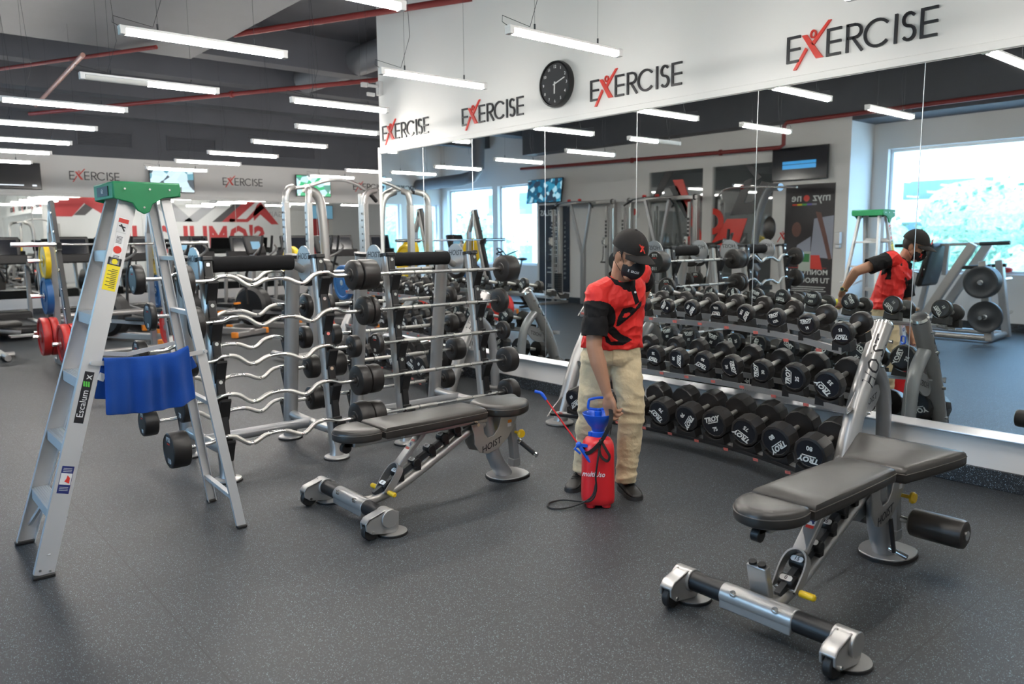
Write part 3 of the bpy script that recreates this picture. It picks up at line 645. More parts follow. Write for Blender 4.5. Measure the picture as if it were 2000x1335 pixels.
rail_label('brand_label', .665, .895, .040, LETK, (
  ('lettering', LABELW, lambda b, o, L: b.text('Escalum', o-rd*.030, rd, na, .040, .0006, .001)),
  ('x_mark', LABELW, lambda b, o, L: b.text('x', o+rd*.095, rd, na, .046, .0006, .002)),
  ('green_mark', mat('label_green', (.12, .62, .08), .5), lambda b, o, L: [b.prism([(-.012, -.013+k*.010), (.012, -.009+k*.010), (.012, -.002+k*.010), (-.012, -.006+k*.010)], o+rd*.062, rd, na, ro*.0006) for k in range(3)])))
rail_label('danger_label', 1.535, 1.600, .044, LABELW, (('red_band', LETR, lambda b, o, L: b.bar(o+rd*.010, o+rd*.030, .044, .0006, ro)), ('pictogram', LETK, lambda b, o, L: (b.bar(o-rd*.028-na*.012, o+rd*.002+na*.008, .007, .0006, ro), b.bar(o-rd*.010-na*.014, o-rd*.006+na*.016, .006, .0006, ro)))))
rail_label('notice_label', 1.385, 1.53, .040, LABELW, (('red_mark', LETR, lambda b, o, L: b.lathe([(.0, 0), (.018, 0), (.018, .0008), (0, .0008)], o-rd*.005, ro, 20)),
  ('lettering', IRON, lambda b, o, L: [b.bar(o+rd*(.028+.006*k)+na*.002-na*(.013), o+rd*(.028+.006*k)+na*.002+na*.013, .0025, .0006, ro) for k in range(6)]+[b.bar(o-rd*(.034+.006*k)-na*.014, o-rd*(.034+.006*k)+na*.012, .0025, .0006, ro) for k in range(4)])))
rail_label('yellow_label', 1.265, 1.38, .058, YELB, (('lettering', IRON, lambda b, o, L: [b.bar(o+rd*(-.045+.0085*k)-na*.022, o+rd*(-.045+.0085*k)+na*(.004+.016*(k % 2)), .003, .0006, ro) for k in range(11)]),))
rail_label('caution_label', 1.38, 1.415, .058, LETK, (('caution_mark', YELB, lambda b, o, L: b.lathe([(0, 0), (.014, 0), (.014, .0006), (0, .0006)], o, ro, 6)),))
rail_label('safety_label', .355, .475, .050, BLUEL, (('white_panel', LABELW, lambda b, o, L: b.bar(o-rd*.022, o+rd*.030, .046, .0006, ro)), ('red_hand', LETR, lambda b, o, L: b.prism([(-.016, -.018), (.010, -.016), (.022, -.004), (.006, -.002), (-.008, .004)], o+ro*.0006, rd, na, ro*.0005)),
   ('lettering', LABELW, lambda b, o, L: [b.bar(o-rd*(.034+.007*k)-na*.018, o-rd*(.034+.007*k)+na*.018, .002, .0006, ro) for k in range(3)]+[b.bar(o+rd*(.038+.007*k)-na*.018, o+rd*(.038+.007*k)+na*.018, .002, .0006, ro) for k in range(3)])))
# towel over the near spreader
def towel():
    nx, b = 46, MB(); prof = []
    L1, L2 = .262, .13
    ns = 30; sheets = []
    rr = []
    for i in range(nx+1):
        u = i/nx; x = .868+u*.385; row = []
        top = .952+(.012*(u-.5)**2*4) + (.02*max(0, u-.82)/.18)
        fold = .010*sin(u*17)+.007*sin(u*31+1)+.012*math.exp(-((u-.36)/.05)**2)+.014*math.exp(-((u-.60)/.04)**2)
        for j in range(ns+1):
            v = j/ns
            if v < .62:   # front drop
                q = 1-v/.62; y = 3.951-.010-.010*min(1, q*3)-fold*min(1, q*2.2+.25)+.005*sin(q*5+u*6); z = top-L1*q-.006*sin(u*3)
                xx = x+.030*(u-.5)*q
            elif v < .68: y = 3.951-.010+(v-.62)/.06*.024; z = top+.004*sin((v-.62)/.06*pi); xx = x
            else:
                q = (v-.68)/.32; y = 3.966+.006*q+fold*.6*q; z = top-(L2+.06*(1-u)+.02*sin(u*5))*q; xx = x+(-.048 if u < .5 else .044)*q*abs(u-.5)*2
            row.append(V((xx, y, z)))
        rr.append(row)
    vs = [p for r in rr for p in r]; n = ns+1
    fs = [(i*n+j, (i+1)*n+j, (i+1)*n+j+1, i*n+j+1) for i in range(nx) for j in range(ns)]
    b.add(vs, fs); o = b.build('towel', TOWEL, at=(1.06, 3.95, .95), ang=180)
    so = o.modifiers.new('thick', 'SOLIDIFY'); so.thickness = .004; so.offset = 0
    ss = o.modifiers.new('sub', 'SUBSURF'); ss.levels = 1; ss.render_levels = 1
    tag(o, 'bright blue towel hung over the ladder spreader', 'towel')
    b = MB(); b.bar((.80+.045, 3.967, .882), (.872, 3.968, .868), .002, .036); b.build('care_label', LABELW, o, world=True)
towel()

# ================================================================== fixed barbells and their racks
def smooth_path(P, k=5):
    P = [V(p) for p in P]; out = []
    for i in range(len(P)-1):
        p0, p1, p2, p3 = P[max(i-1, 0)], P[i], P[i+1], P[min(i+2, len(P)-1)]
        for j in range(k):
            t = j/k; out.append(.5*((2*p1)+(p2-p0)*t+(2*p0-5*p1+4*p2-p3)*t*t+(3*p1-p0-3*p2+p3)*t**3))
    out.append(P[-1]); return out
EZ = [(-.60, 0), (-.46, 0), (-.37, .022), (-.31, .024), (-.26, .008), (-.20, -.034), (-.15, -.038), (-.08, -.008), (-.02, 0), (.02, 0), (.08, -.008), (.15, -.038), (.20, -.034), (.26, .008), (.31, .024), (.37, .022), (.46, 0), (.60, 0)]
def barbell(ez, xl, xr, y, z, dia, th, num, label, group, face=1):
    c = (xl+xr)/2; t = thing('curl_barbell' if ez else 'straight_barbell', label, 'barbell', (c, y, z), 0, group); hl = (xr-xl)/2-th
    r = .0135
    if ez:
        P = smooth_path([(x*hl/.58 if abs(x) > .45 else x, -abs(h)*.25, h) for x, h in EZ])
        b = MB(); b.tube(P, r, 12); b.build('bar', CHROME, t)
        for s_ in (-1, 1):
            for x0, x1 in ((.065, .155), (.195, .315)):
                Q = [p for p in P if x0-.015 < s_*p.x < x1+.015]
                if len(Q) > 1: b = MB(); b.tube(Q, r*1.09, 12); b.build('grip', KNURL, t)
    else:
        b = MB(); b.tube([(-hl-.01, 0, 0), (hl+.01, 0, 0)], r, 14); b.build('bar', CHROME, t)
        for s_ in (-1, 1):
            b = MB(); b.tube([(s_*.09, 0, 0), (s_*.24, 0, 0)], r*1.07, 14); b.build('grip', KNURL, t)
            b = MB(); b.tube([(s_*.255, 0, 0), (s_*.36, 0, 0)], r*1.07, 14); b.build('grip', KNURL, t)
    R = dia/2
    for s_ in (-1, 1):
        b = MB(); b.lathe([(.022, -.012), (.024, 0), (R*.42, .001), (R*.45, .006), (R*.86, .006), (R*.97, .012), (R, .022), (R, th-.014), (R*.97, th-.004), (R*.90, th), (R*.88, th-.003), (0, th-.003)], (s_*hl, 0, 0), (s_, 0, 0), 36)
        h_ = b.build('head', URE, t)
        b = MB(); a_ = Y_*(-s_) if s_ < 0 else Y_
        a_ = V((0, -1, 0)) if s_ < 0 else V((0, 1, 0))
        b.text('PTR', V((s_*(hl+th-.0025), 0, R*.60)), a_, Z_, R*.36, .0015, .010, .2)
        b.text(str(num), V((s_*(hl+th-.0025), 0, -R*.60)), a_, Z_, R*.40, .0015, .012)
        b.build('lettering', LETW, h_, smooth=False)
        b = MB(); b.text('FITNESS'[:7], V((s_*(hl+th-.0025), 0, R*.36)), a_, Z_, R*.12, .0015, .01); b.build('red_lettering', LETR, h_, smooth=False)
    return t
def rack_post(t, x, s, zt=1.385):
    # s=-1 front, +1 rear; leaning face
    p0, p1 = V((x, s*.37, .03)), V((x, s*.185, zt)); d = (p1-p0).normalized(); n = V((0, s, 0)); n = (n-d*n.dot(d)).normalized()
    b = MB(); b.cyl(p0, p1, .044 if s < 0 else .052, n=24); b.build('post', SILV, t)
    b = MB(); b.lathe([(.0, -.01), (.056, -.01), (.056, .012), (.0, .018)], p1, d, 24); b.build('post_cap', BLACK, t)
    b = MB(); b.lathe([(.085, .0), (.087, .006), (.083, .012), (.050, .020), (.042, .05), (.036, .10)], (x, s*.372, .008), Z_, 28); b.build('foot', SILV, t)
    b = MB(); b.cyl((x, s*.372, 0), (x, s*.372, .010), .090, n=28); b.build('foot_pad', RUB, t)
    b = MB(); e = n*.052; b.bar(lerp(p0, p1, .12)+e, p1+e*.9, .052, .022, n); 
    b.bar(p1+e*.5-d*.016, p1+e*.5+d*.014, .068, .082, n)
    st = b.build('hook_strip', BLACK, t, bevel=.006)
    for z in ZB:
        q = lerp(p0, p1, (z-.03)/(zt-.03))+n*.058
        b = MB(); b.prism([(0, .045), (.012, .040), (.014, -.002), (.040, -.010), (.056, .004), (.064, .012), (.066, -.004), (.050, -.030), (.012, -.120), (0, -.130)], q+V((-.033, 0, -.012)), n, Z_, (.066, 0, 0)); b.build('hook', BLACK, st, bevel=.003)
        b = MB(); b.cyl(q+d*.105+n*-.002, q+d*.105+n*.004, .012, n=12); b.build('bolt', CHROME, st)
ZB = [.26, .515, .752, .99, 1.242]
rk = thing('barbell_rack', 'silver two-sided barbell rack holding the curl barbells, beside the ladder', 'rack', (2.08, 5.15, 0), 0, 'two-sided barbell racks')
for x in (-.375, .385):
    for s in (-1, 1): rack_post(rk, x, s)
    b = MB(); b.tube(smooth_path([(x, -.352, .20), (x, -.2, .19), (x, .2, .19), (x, .352, .20)], 3), .034, 14); b.build('side_tube', SILV, rk)
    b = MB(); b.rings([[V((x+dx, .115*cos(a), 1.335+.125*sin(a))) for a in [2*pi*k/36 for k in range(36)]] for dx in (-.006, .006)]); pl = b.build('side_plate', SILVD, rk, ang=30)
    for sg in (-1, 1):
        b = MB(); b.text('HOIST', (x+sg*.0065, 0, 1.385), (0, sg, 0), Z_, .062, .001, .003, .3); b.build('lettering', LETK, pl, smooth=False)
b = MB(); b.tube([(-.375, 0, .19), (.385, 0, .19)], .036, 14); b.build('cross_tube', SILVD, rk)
b = MB(); b.tube(smooth_path([(-.369, .02, 1.30), (-.28, 0, 1.335), (-.20, -.03, 1.345), (.20, -.03, 1.345), (.29, 0, 1.335), (.379, .02, 1.29)], 5), .026, 14); b.build('top_tube', SILV, rk)
b = MB()
P = [(-.275+.55*i/24, -.03, 1.347) for i in range(25)]; b.tube(P, [.052+.0012*sin(i*1.7)*(1 if 0 < i < 24 else 0) for i in range(25)], 20); b.build('fabric_roll', FABRICB, rk)
b = MB(); b.box((.39-.0, .37-.0, .45), (.001, .001, .001))
rk2 = copy_tree(rk); rk2.location = (3.405, 5.15, 0); rk2['label'] = 'silver two-sided barbell rack holding the straight barbells, beside the sign wall'
b = MB(); b.box((2.435, 5.472, .44), (.001, .026, .19)); b.build('warning_label', ORANGE, rk, world=True)
G1, G2, G3, G4 = 'curl barbells on the front hooks', 'curl barbells on the rear hooks', 'straight barbells on the front hooks', 'straight barbells on the rear hooks'
ord5 = ['top', 'second', 'third', 'fourth', 'bottom']
yf = [4.855, 4.823, 4.790, 4.758, 4.723]; yr = [5.445, 5.477, 5.510, 5.542, 5.577]
zs = ZB[::-1]
for k, (xl, xr, d_, th, n_) in enumerate(((1.526, 2.715, .208, .060, 20), (1.56, 2.772, .205, .062, 30), (1.50, 2.66, .158, .062, 40), (1.432, 2.698, .213, .085, 70), (1.345, 2.692, .217, .115, 110))):
    barbell(1, xl, xr, yf[k], zs[k]+.013, d_, th, n_, 'curl barbell on the %s front hooks of the left rack' % ord5[k], G1)
for k, (xl, xr, d_, th, n_) in enumerate(((1.40, 2.66, .197, .07, 60), (1.486, 2.641, .192, .05, 50), (1.407, 2.646, .172, .07, 30), (1.46, 2.714, .183, .085, 80), (1.429, 2.752, .185, .10, 90))):
    barbell(1, xl, xr, yr[k], zs[k]+.013, d_, th, n_, 'curl barbell on the %s rear hooks of the left rack' % ord5[k], G2)
for k, (xl, xr, d_, th, n_) in enumerate(((2.722, 4.146, .214, .135, 110), (2.779, 4.003, .20, .055, 30), (2.797, 4.007, .152, .05, 20), (2.704, 4.049, .205, .10, 90), (2.698, 4.03, .203, .10, 100))):
    barbell(0, xl, xr, yf[k], zs[k]+.013, d_, th, n_, 'straight barbell on the %s front hooks of the right rack' % ord5[k], G3)
for k, (xl, xr, d_, th, n_) in enumerate(((2.737, 4.05, .20, .07, 60), (2.777, 3.983, .175, .055, 40), (2.823, 4.027, .165, .08, 50), (2.833, 4.113, .20, .11, 80), (2.76, 4.014, .187, .08, 70))):
    barbell(0, xl, xr, yr[k], zs[k]+.013, d_, th, n_, 'straight barbell on the %s rear hooks of the right rack' % ord5[k], G4)

# ================================================================== dumbbell rack
dr = thing('dumbbell_rack', 'silver three-tier curved dumbbell rack standing before the mirrors', 'rack', (4.5, 3.29, 0))
TIER = {'top': (4.27, .24, .955), 'middle': (4.36, .18, .61), 'bottom': (4.13, .20, .245)}
TILT = radians(11)
def nearx(k, y):
    xe, sg, z = TIER[k]; q = ((y-3.24)/1.05)**2
    return xe+sg*(1-q*({'top': .15, 'middle': .45, 'bottom': .8}[k] if y > 3.24 else 1))
def cz(k, y): xe, sg, z = TIER[k]; return z+(.16*(nearx(k, y)-xe) if k == 'top' else .02*(nearx(k, y)-xe))
def wraptext(b, st, p, d, out, size, r, bold=.004, shear=.2):
    d, out = V(d).normalized(), V(out); out = (out-d*out.dot(d)).normalized(); side = out.cross(d).normalized()   # d = text direction
    up_ = out.cross(d).normalized()
    vs, fs = text_geo(st, bold, shear, 'CENTER'); o = []
    for x, y, z in vs:
        a = y*size/r; rad = r+.0006+.0012*(z+.5); o.append(V(p)+d*(x*size)+out*(rad*cos(a))+up_*(rad*sin(a)))
    b.add(o, fs)
for y, zt, lab in ((2.12, .955, 'right'), (4.46, .985, 'left')):
    P = smooth_path([(4.30, y, .0), (4.375, y, .20), (4.50, y, .50), (4.655, y, .76), (4.79 if y < 3 else 4.74, y, zt)], 4)
    b = MB(); b.tube(P, .058, 22); up_r = b.build('upright', SILV, dr, world=True)
    e = P[-1]-P[-2]; e.normalize(); b = MB(); b.lathe([(.060, -.012), (.061, 0), (.050, .014), (.0, .022)], P[-1], e, 24); b.build('end_cap', CHROME, dr, world=True)
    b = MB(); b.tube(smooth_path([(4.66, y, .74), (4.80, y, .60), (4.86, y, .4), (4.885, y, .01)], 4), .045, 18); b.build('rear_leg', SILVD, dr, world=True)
    for x_, r_ in ((4.30, .115), (4.885, .08)):
        b = MB(); b.lathe([(r_, 0), (r_, .012), (r_*.9, .018), (.05, .022)], (x_, y, .006), Z_, 28); b.build('foot', SILV, dr, world=True)
    b = MB(); b.rings([[V((4.665+.125*cos(a)*.95, y+dy, .50+.075*sin(a)+.05*cos(a))) for a in [2*pi*k/30 for k in range(30)]] for dy in (-.006, .006)]); pl = b.build('name_plate', SILVD, dr, world=True, ang=30)
    for sg in (-1, 1):
        b = MB(); b.text('HOIST', (4.66, y+sg*.0065, .50), (-sg, 0, -sg*.35 if 0 else 0), Z_, .055, .001, .003, .25) if sg > 0 else b.text('HOIST', (4.66, y-.0065, .50), (1, 0, .3), (-.3, 0, 1), .055, .001, .003, .25); b.build('lettering', LETK, pl, world=True, smooth=False)
    # lettering wrapped round the tube, reading up
    q, q2 = P[11], P[14]
    b = MB(); dd = (P[14]-P[9]).normalized(); wraptext(b, 'HOIST', (P[11]+P[12])/2, dd, (-.55, -.83, .1), .115, .0585); b.build('lettering', LETK, up_r, world=True, smooth=False)
    for z_, x_ in ((.86, 4.72), (.72, 4.63), (.46, 4.485), (.24, 4.40)):
        b = MB(); b.cyl((x_+.02, y-.062, z_), (x_+.02, y-.082, z_), .011, n=12); b.build('bolt', CHROME, dr, world=True)
YS_ = [2.10+(4.40-2.10)*i/22 for i in range(23)]
for k, (w_, r_) in {'top': (.27, .058), 'middle': (.30, .080), 'bottom': (.36, .100)}.items():
    def sp(y, u, h): # u along the tilted shelf from the near face, h above it
        x0, z0 = nearx(k, y), cz(k, y)-r_; return V((x0+u*cos(TILT)-h*sin(TILT), y, z0+u*sin(TILT)+h*cos(TILT)-.012))
    for u, nm in ((.02, 'front_rail'), (w_*.74, 'rear_rail')):
        hh = .028 if k == 'bottom' else .046
        b = MB(); b.rings([[sp(y, u-.022, -hh-.004), sp(y, u+.03, -hh-.004), sp(y, u+.03, -hh+.002), sp(y, u-.014, -hh+.002), sp(y, u-.014, -.012), sp(y, u-.022, -.012)] for y in YS_]); b.build(nm, BLACK if k == 'bottom' else ALUTRIM, dr, world=True, smooth=False)
        b = MB(); b.rings([[sp(y, u+.02, -hh), sp(y, u+.06, -hh), sp(y, u+.06, -hh+.006), sp(y, u+.02, -hh+.006)] for y in YS_]); b.build('shelf_plate', SILV, dr, world=True, smooth=False)
    for y in (2.135, 4.445):
        b = MB(); b.prism([(.02, -.055), (w_*.85, -.055), (w_*.95, .03), (w_*.55, .05), (.10, .0)], sp(y, 0, 0), (cos(TILT), 0, sin(TILT)), (-sin(TILT), 0, cos(TILT)), (0, .012 if y > 3 else -.012, 0)); b.build('end_bracket', SILV, dr, world=True, bevel=.004)
# dumbbells
_lm = {}
DLAB = mat('rail_label_red', (.50, .13, .11), .5, var=(60, .5))
def dumbbell(k, y, num, r, th, L, rot, label, faceted):
    x, z = nearx(k, y), cz(k, y)
    if k != 'top': z = z
    t = thing('dumbbell', label, 'dumbbell', (x, y, z), 0, 'dumbbells on the %s tier' % k); t.rotation_euler = (0, -TILT, 0)
    hl = .072
    key = (num, r, th, L, rot)
    for i, s_ in enumerate((0, 1)):
        o, d = (V((0, 0, 0)), X) if i == 0 else (V((L, 0, 0)), -X)
        n = 12 if faceted else 32
        b = MB(); pr = [(0, .003), (r*.80, .003), (r*.83, 0), (r*.97, .004), (r, .014), (r, th-.010), (r*.95, th-.002), (r*.5, th), (.02, th+.008), (0, th+.008)]
        b.lathe(pr, o, d, n); h_ = b.build('head', URE, t, ang=22 if faceted else 35)
        b = MB(); b.cyl(o+d*.0018, o+d*.0035, r*.79, n=32); b.build('face', UREF, h_)
        b = MB(); n_ = -d; ang = rot[i]
        a0 = V((0, -1, 0)) if i == 0 else V((0, 1, 0)); a_ = a0*cos(ang)+Z_*sin(ang); u_ = n_.cross(a_)
        a_, u_ = a_, n_.cross(a_)
        p = o+n_*.0006
        b.text('TROY', p+u_*(r*.36), a_, u_, r*.46, .002, .042, .3); b.bar(p+u_*(r*.12)-a_*r*.42, p+u_*(r*.12)+a_*r*.48, .002, r*.05, u_) if 0 else b.prism([(-.40*r, -.02*r), (.44*r, -.02*r), (.44*r, .035*r), (-.40*r, .035*r)], p+u_*(r*.13)-n_*.001, a_, u_, n_*.002)
        b.text(num, p-u_*(r*.34), a_, u_, r*.38, .002, .026)
        b.build('lettering', LETW, h_, smooth=False)
    b = MB(); b.lathe([(.0155, th), (.0155, L/2-.05), (.0175, L/2-.02), (.0175, L/2+.02), (.0155, L/2+.05), (.0155, L-th)], (0, 0, 0), X, 16); b.build('handle', KNURL, t)
    return t
def saddle(k, y, r, w_):
    x0, z0 = nearx(k, y), cz(k, y)-r; d = V((cos(TILT), 0, sin(TILT))); nn_ = V((-sin(TILT), 0, cos(TILT)))
    P = []
    for a in range(9): q = radians(-48+12*a); P.append((sin(q)*(r+.004), r-cos(q)*(r+.004)-.002))
    bb = -.026 if k == 'bottom' else -.038
    poly = [(-r*.86, bb)]+[(p, max(h_, -.01)) for p, h_ in P]+[(r*.86, bb)]
    for u0, u1 in ((.0, .070), (w_*.70, w_*.70+.07)):
        b = MB(); b.prism(poly, V((x0, y, z0))+d*(u0+.004), (0, 1, 0), nn_, d*(u1-u0)); s_ = b.build('saddle', RUB, dr, world=True, smooth=False)
        if not u0:
            q = V((x0, y+.118, z0)); b = MB(); zz = .026 if k == 'bottom' else .036; b.bar(q-d*.026-nn_*zz-Y_*.017, q-d*.026-nn_*zz+Y_*.017, .003, .018, nn_); b.build('weight_label', DLAB, s_, world=True, smooth=False)
random.seed(11)
DB = {'bottom': ([2.216, 2.486, 2.743, 2.999, 3.234, 3.463, 3.70, 3.94, 4.20], ['80', '80', '75', '75', '70', '70', '65', '65', '60'], [.103, .103, .100, .100, .096, .096, .092, .092, .090], .112, .385,
                 [175, 220, 150, 20, 235, 140, 60, 300, 215]),
      'middle': ([2.251, 2.514, 2.781, 3.028, 3.26, 3.482, 3.687, 3.93, 4.18], ['35', '35', '30', '30', '30', '30', '25', '25', '20'], [.092, .090, .076, .076, .075, .075, .073, .072, .070], .070, .32,
                 [135, 85, 90, 280, 160, 262, 172, 80, 200]),
      'top': ([2.105, 2.382, 2.644, 2.899, 3.131, 3.35, 3.566, 3.78, 4.00, 4.24], ['15', '15', '12½', '12½', '12½', '12½', '10', '10', '8', '8'], [.064, .063, .059, .059, .058, .058, .054, .054, .052, .052], .052, .27,
                 [185, 12, 20, 60+180, 180, 235, 55, 130, 20, 300])}
DUMB = []
cnt = ['first', 'second', 'third', 'fourth', 'fifth', 'sixth', 'seventh', 'eighth', 'ninth', 'tenth']
for k, (ys, ns, rs, th, L, rots) in DB.items():
    for i, y in enumerate(ys):
        dd_ = dumbbell(k, y, ns[i], rs[i], th, L, (radians(rots[i]), radians(random.uniform(0, 360))), 'black dumbbell marked %s on the %s tier, %s from the right end' % (ns[i].replace('½', ' and a half'), k, cnt[i]), k != 'top'); DUMB.append((dd_, k, i))
        saddle(k, y, rs[i], {'top': .27, 'middle': .32, 'bottom': .385}[k])

# the second rack further along the mirrors, behind the barbells
dr['group'] = 'curved dumbbell racks'; dr['label'] = 'silver three-tier curved dumbbell rack nearest the camera before the mirrors'
dr2 = copy_tree(dr); dr2.location = (4.5, 3.29+3.88, 0); dr2['label'] = 'silver three-tier curved dumbbell rack behind the barbell racks'
for dd_, k, i in DUMB:
    if i == 0: continue
    c = copy_tree(dd_); c.location = V(dd_.location)+V((0, 3.88, 0)); c['group'] = 'dumbbells on the %s tier of the rear rack' % k
    c['label'] = 'black dumbbell on the %s tier of the rear rack, %s from the near end' % (k, cnt[i-1])
# ================================================================== adjustable benches
def pad(name, poly, z0, th, t, m=VINYL, infl=.012, tilt=None):
    # cushion from an outline: rings from the underside to the crown
    n = len(poly); cx = sum(p[0] for p in poly)/n; cy = sum(p[1] for p in poly)/n; rr = []
    for s_, h in ((.965, 0), (.995, .006), (1, .016), (1, th-.022), (.985, th-.008), (.955, th), (.80, th+.004), (.60, th+.006), (.35, th+.008), (.02, th+.009)):
        rr.append([V((cx+(x-cx)*(1-(1-s_)*1.0) if s_ < .9 else x-(x-cx)/max(.001, sqrt((x-cx)**2+(y-cy)**2))*(1-s_)*.32, cy+(y-cy)*s_ if s_ < .9 else y-(y-cy)/max(.001, sqrt((x-cx)**2+(y-cy)**2))*(1-s_)*.32, z0+h)) for x, y in poly])
    if tilt: rr = [[V((p.x, p.y, p.z+(p.x-tilt[0])*tilt[1])) for p in r] for r in rr]
    b = MB(); b.rings(rr); o = b.build(name, m, t, ang=50)
    b = MB(); w_ = rr[3]; b.tube([p+(p-V((cx, cy, p.z))).normalized()*.0005 for p in w_], .0022, 6, True); b.build('welt', STITCH, o)
    return o
def rrect(x0, x1, y0, y1, r, k=5, r2=None):
    P = []
    for (cx_, cy_, a0, q) in ((x1-(r2 or r), y1-(r2 or r), 0, r2 or r), (x0+r, y1-r, 90, r), (x0+r, y0+r, 180, r), (x1-(r2 or r), y0+(r2 or r), 270, r2 or r)):
        P += [(cx_+q*cos(radians(a0+90*i/k)), cy_+q*sin(radians(a0+90*i/k))) for i in range(k+1)]
    return P
def bench(loc, label, kind):
    t = thing('weight_bench', label, 'bench', loc, 0, 'adjustable weight benches')
    # front stabiliser
    b = MB(); b.cyl((0, -.36, .098), (0, .36, .098), .038, n=24); b.build('stabiliser', SILV, t)
    for s_ in (-1, 1):
        b = MB(); b.cyl((0, s_*.155, .098), (0, s_*.300, .098), .0405, n=24); b.build('rubber_sleeve', BLACK, t)
    b = MB(); b.cyl((0, -.155, .098), (0, .155, .098), .0435, n=28); b.box((-.012, 0, .072), (.058, .306, .040)); cl = b.build('clamp_plate', SILV, t, bevel=.004)
    for y in (-.09, .09): b = MB(); b.cyl((-.036, y, .125), (-.043, y, .131), .013, n=14); b.cyl((-.030, y, .12), (-.050, y, .138), .007, n=6); b.build('bolt', CHROME, cl)
    for s_ in (-1, 1):
        b = MB(); b.prism([(.034, .130), (.012, .142), (-.03, .142), (-.115, .118), (-.135, .095), (-.132, .06), (-.10, .035), (.03, .012), (.055, .03), (.06, .12)], (0, s_*.312, 0), X, Z_, (0, .010*s_, 0))
        b.prism([(.034, .130), (.012, .142), (-.03, .142), (-.115, .118), (-.135, .095), (-.132, .06), (-.10, .035), (.03, .012), (.055, .03), (.06, .12)], (0, s_*.372, 0), X, Z_, (0, -.010*s_, 0))
        b.prism([(-.03, .142), (-.115, .118), (-.135, .095), (-.13, .085), (-.11, .108), (-.03, .130)], (0, s_*.312, 0), X, Z_, (0, .06*s_, 0))
        b.cyl((0, s_*.300, .098), (0, s_*.385, .098), .047, n=26); hs = b.build('wheel_bracket', SILV, t, bevel=.003)
        b = MB(); b.lathe([(.01, -.018), (.040, -.018), (.045, -.012), (.045, .012), (.040, .018), (.01, .018)], (-.095, s_*.342, .046), Y_, 28); b.build('wheel', RUB, t)
        b = MB(); b.cyl((-.095, s_*.309, .046), (-.095, s_*.377, .046), .008, n=10); b.build('axle', CHROME, hs)
        b = MB(); b.lathe([(.0, 0), (.078, 0), (.080, .006), (.0, .010)], (.035, s_*.335, .008), Z_, 26); b.build('foot_plate', SILV, t)
        b = MB(); b.cyl((.035, s_*.335, 0), (.035, s_*.335, .010), .083, n=26); b.build('foot_pad', RUB, t)
    # main beam
    b = MB(); b.tube(smooth_path([(.0, 0, .085), (.14, 0, .075), (.35, 0, .135), (.79, 0, .345), (.92, 0, .375)], 5), .028, 16); b.build('main_beam', SILV, t)
    # angle ladder with numbered stops
    b = MB(); b.bar((.13, 0, .10), (.70, 0, .37), .026, .034); b.build('stop_rail', IRON, t)
    for (x, z, n_) in ((.205, .135, '0'), (.285, .190, '15'), (.40, .232, '25'), (.505, .292, '45'), (.60, .345, '60'), (.69, .378, '85')):
        b = MB(); b.lathe([(.0, -.034), (.024, -.034), (.028, -.028), (.028, .028), (.024, .034), (0, .034)], (x, .0, z), Y_, 18)
        b.box((x+.012, 0, z-.02), (.035, .060, .05)); r_ = b.build('stop_block', BLACK, t, bevel=.004)
        n0 = V((-.62, 0, .78)).normalized(); u_ = V((.78, 0, .62)).normalized(); o_ = V((x, 0, z))+n0*.0285
        b = MB(); b.prism([(p[0], p[1]) for p in rrect(-.026, .026, -.012, .012, .010)], o_-n0*.002, (0, -1, 0), u_, n0*.003); lb = b.build('number_label', LABELW, r_)
        b = MB(); b.text(n_, o_+n0*.0012, (0, -1, 0), u_, .024, .0008, .012); b.build('lettering', LETK, lb, smooth=False)
    # yoke with yellow pin, and the strut up to the seat rail
    P = [(-.052, .0), (-.055, .10), (-.040, .155), (0, .175), (.040, .155), (.055, .10), (.052, .0)]
    o_, u_ = V((.185, 0, .105)), V((.62, 0, .78)).normalized(); w_ = V((.78, 0, -.62)).normalized()
    b = MB(); pp = smooth_path([(p[0], p[1], 0) for p in P], 4)
    b.rings([[o_+Y_*p.x*k_+u_*(p.y*(1 if k_ == 1 else .955))+w_*h for k_, h in ((1, -.022), (1, .022), (.88, .022), (.88, -.022))] for p in pp]); yk = b.build('yoke', SILV, t, ang=40)
    b = MB(); b.cyl((.190, -.052, .112), (.190, .052, .112), .008, n=12); b.build('pin', CHROME, t)
    for s_ in (-1, 1) if kind == 0 else (-1,):
        b = MB(); b.lathe([(.012, .0), (.014, .004), (.014, .058), (.009, .064), (0, .064)], (.190, s_*.060, .112), (0, s_, 0), 18); b.build('yellow_handle', YEL, t)
    a, c = o_+u_*.165, V((.47, 0, .41))
    b = MB(); b.bar(a, c, .062, .030, (c-a).cross(Y_)); stt = b.build('strut', SILV, t, bevel=.006)
    n1 = (c-a).cross(Y_).normalized(); n1 = n1 if n1.z > 0 else -n1; q = lerp(a, c, .55)+n1*.0155; dd = (c-a).normalized()
    b = MB(); b.bar(q-dd*.030, q+dd*.030, .034, .001, n1); lb = b.build('warning_label', LABELW, stt, smooth=False)
    b = MB(); b.bar(q-dd*.034+n1*.0006, q-dd*.020+n1*.0006, .034, .001, n1); b.bar(q+dd*.020+n1*.0006, q+dd*.034+n1*.0006, .034, .001, n1); b.build('red_band', LETR, lb, smooth=False)
    b = MB(); b.bar(q-dd*.012+n1*.0006-Y_*.01, q+dd*.012+n1*.0006+Y_*.006, .008, .001, n1); b.bar(q+n1*.0006-Y_*.012, q+n1*.0006+Y_*.012, .005, .001, n1); b.build('pictogram', BLUEL, lb, smooth=False)
    # seat rails
    b = MB(); b.bar((.0, 0, .412), (.93, 0, .405), .07, .038); rl = b.build('seat_rail', SILV, t, bevel=.008)
    for x in (.30, .82): b = MB(); b.cyl((x, -.036, .408), (x, -.043, .408), .013, n=12); b.build('bolt', CHROME, rl)
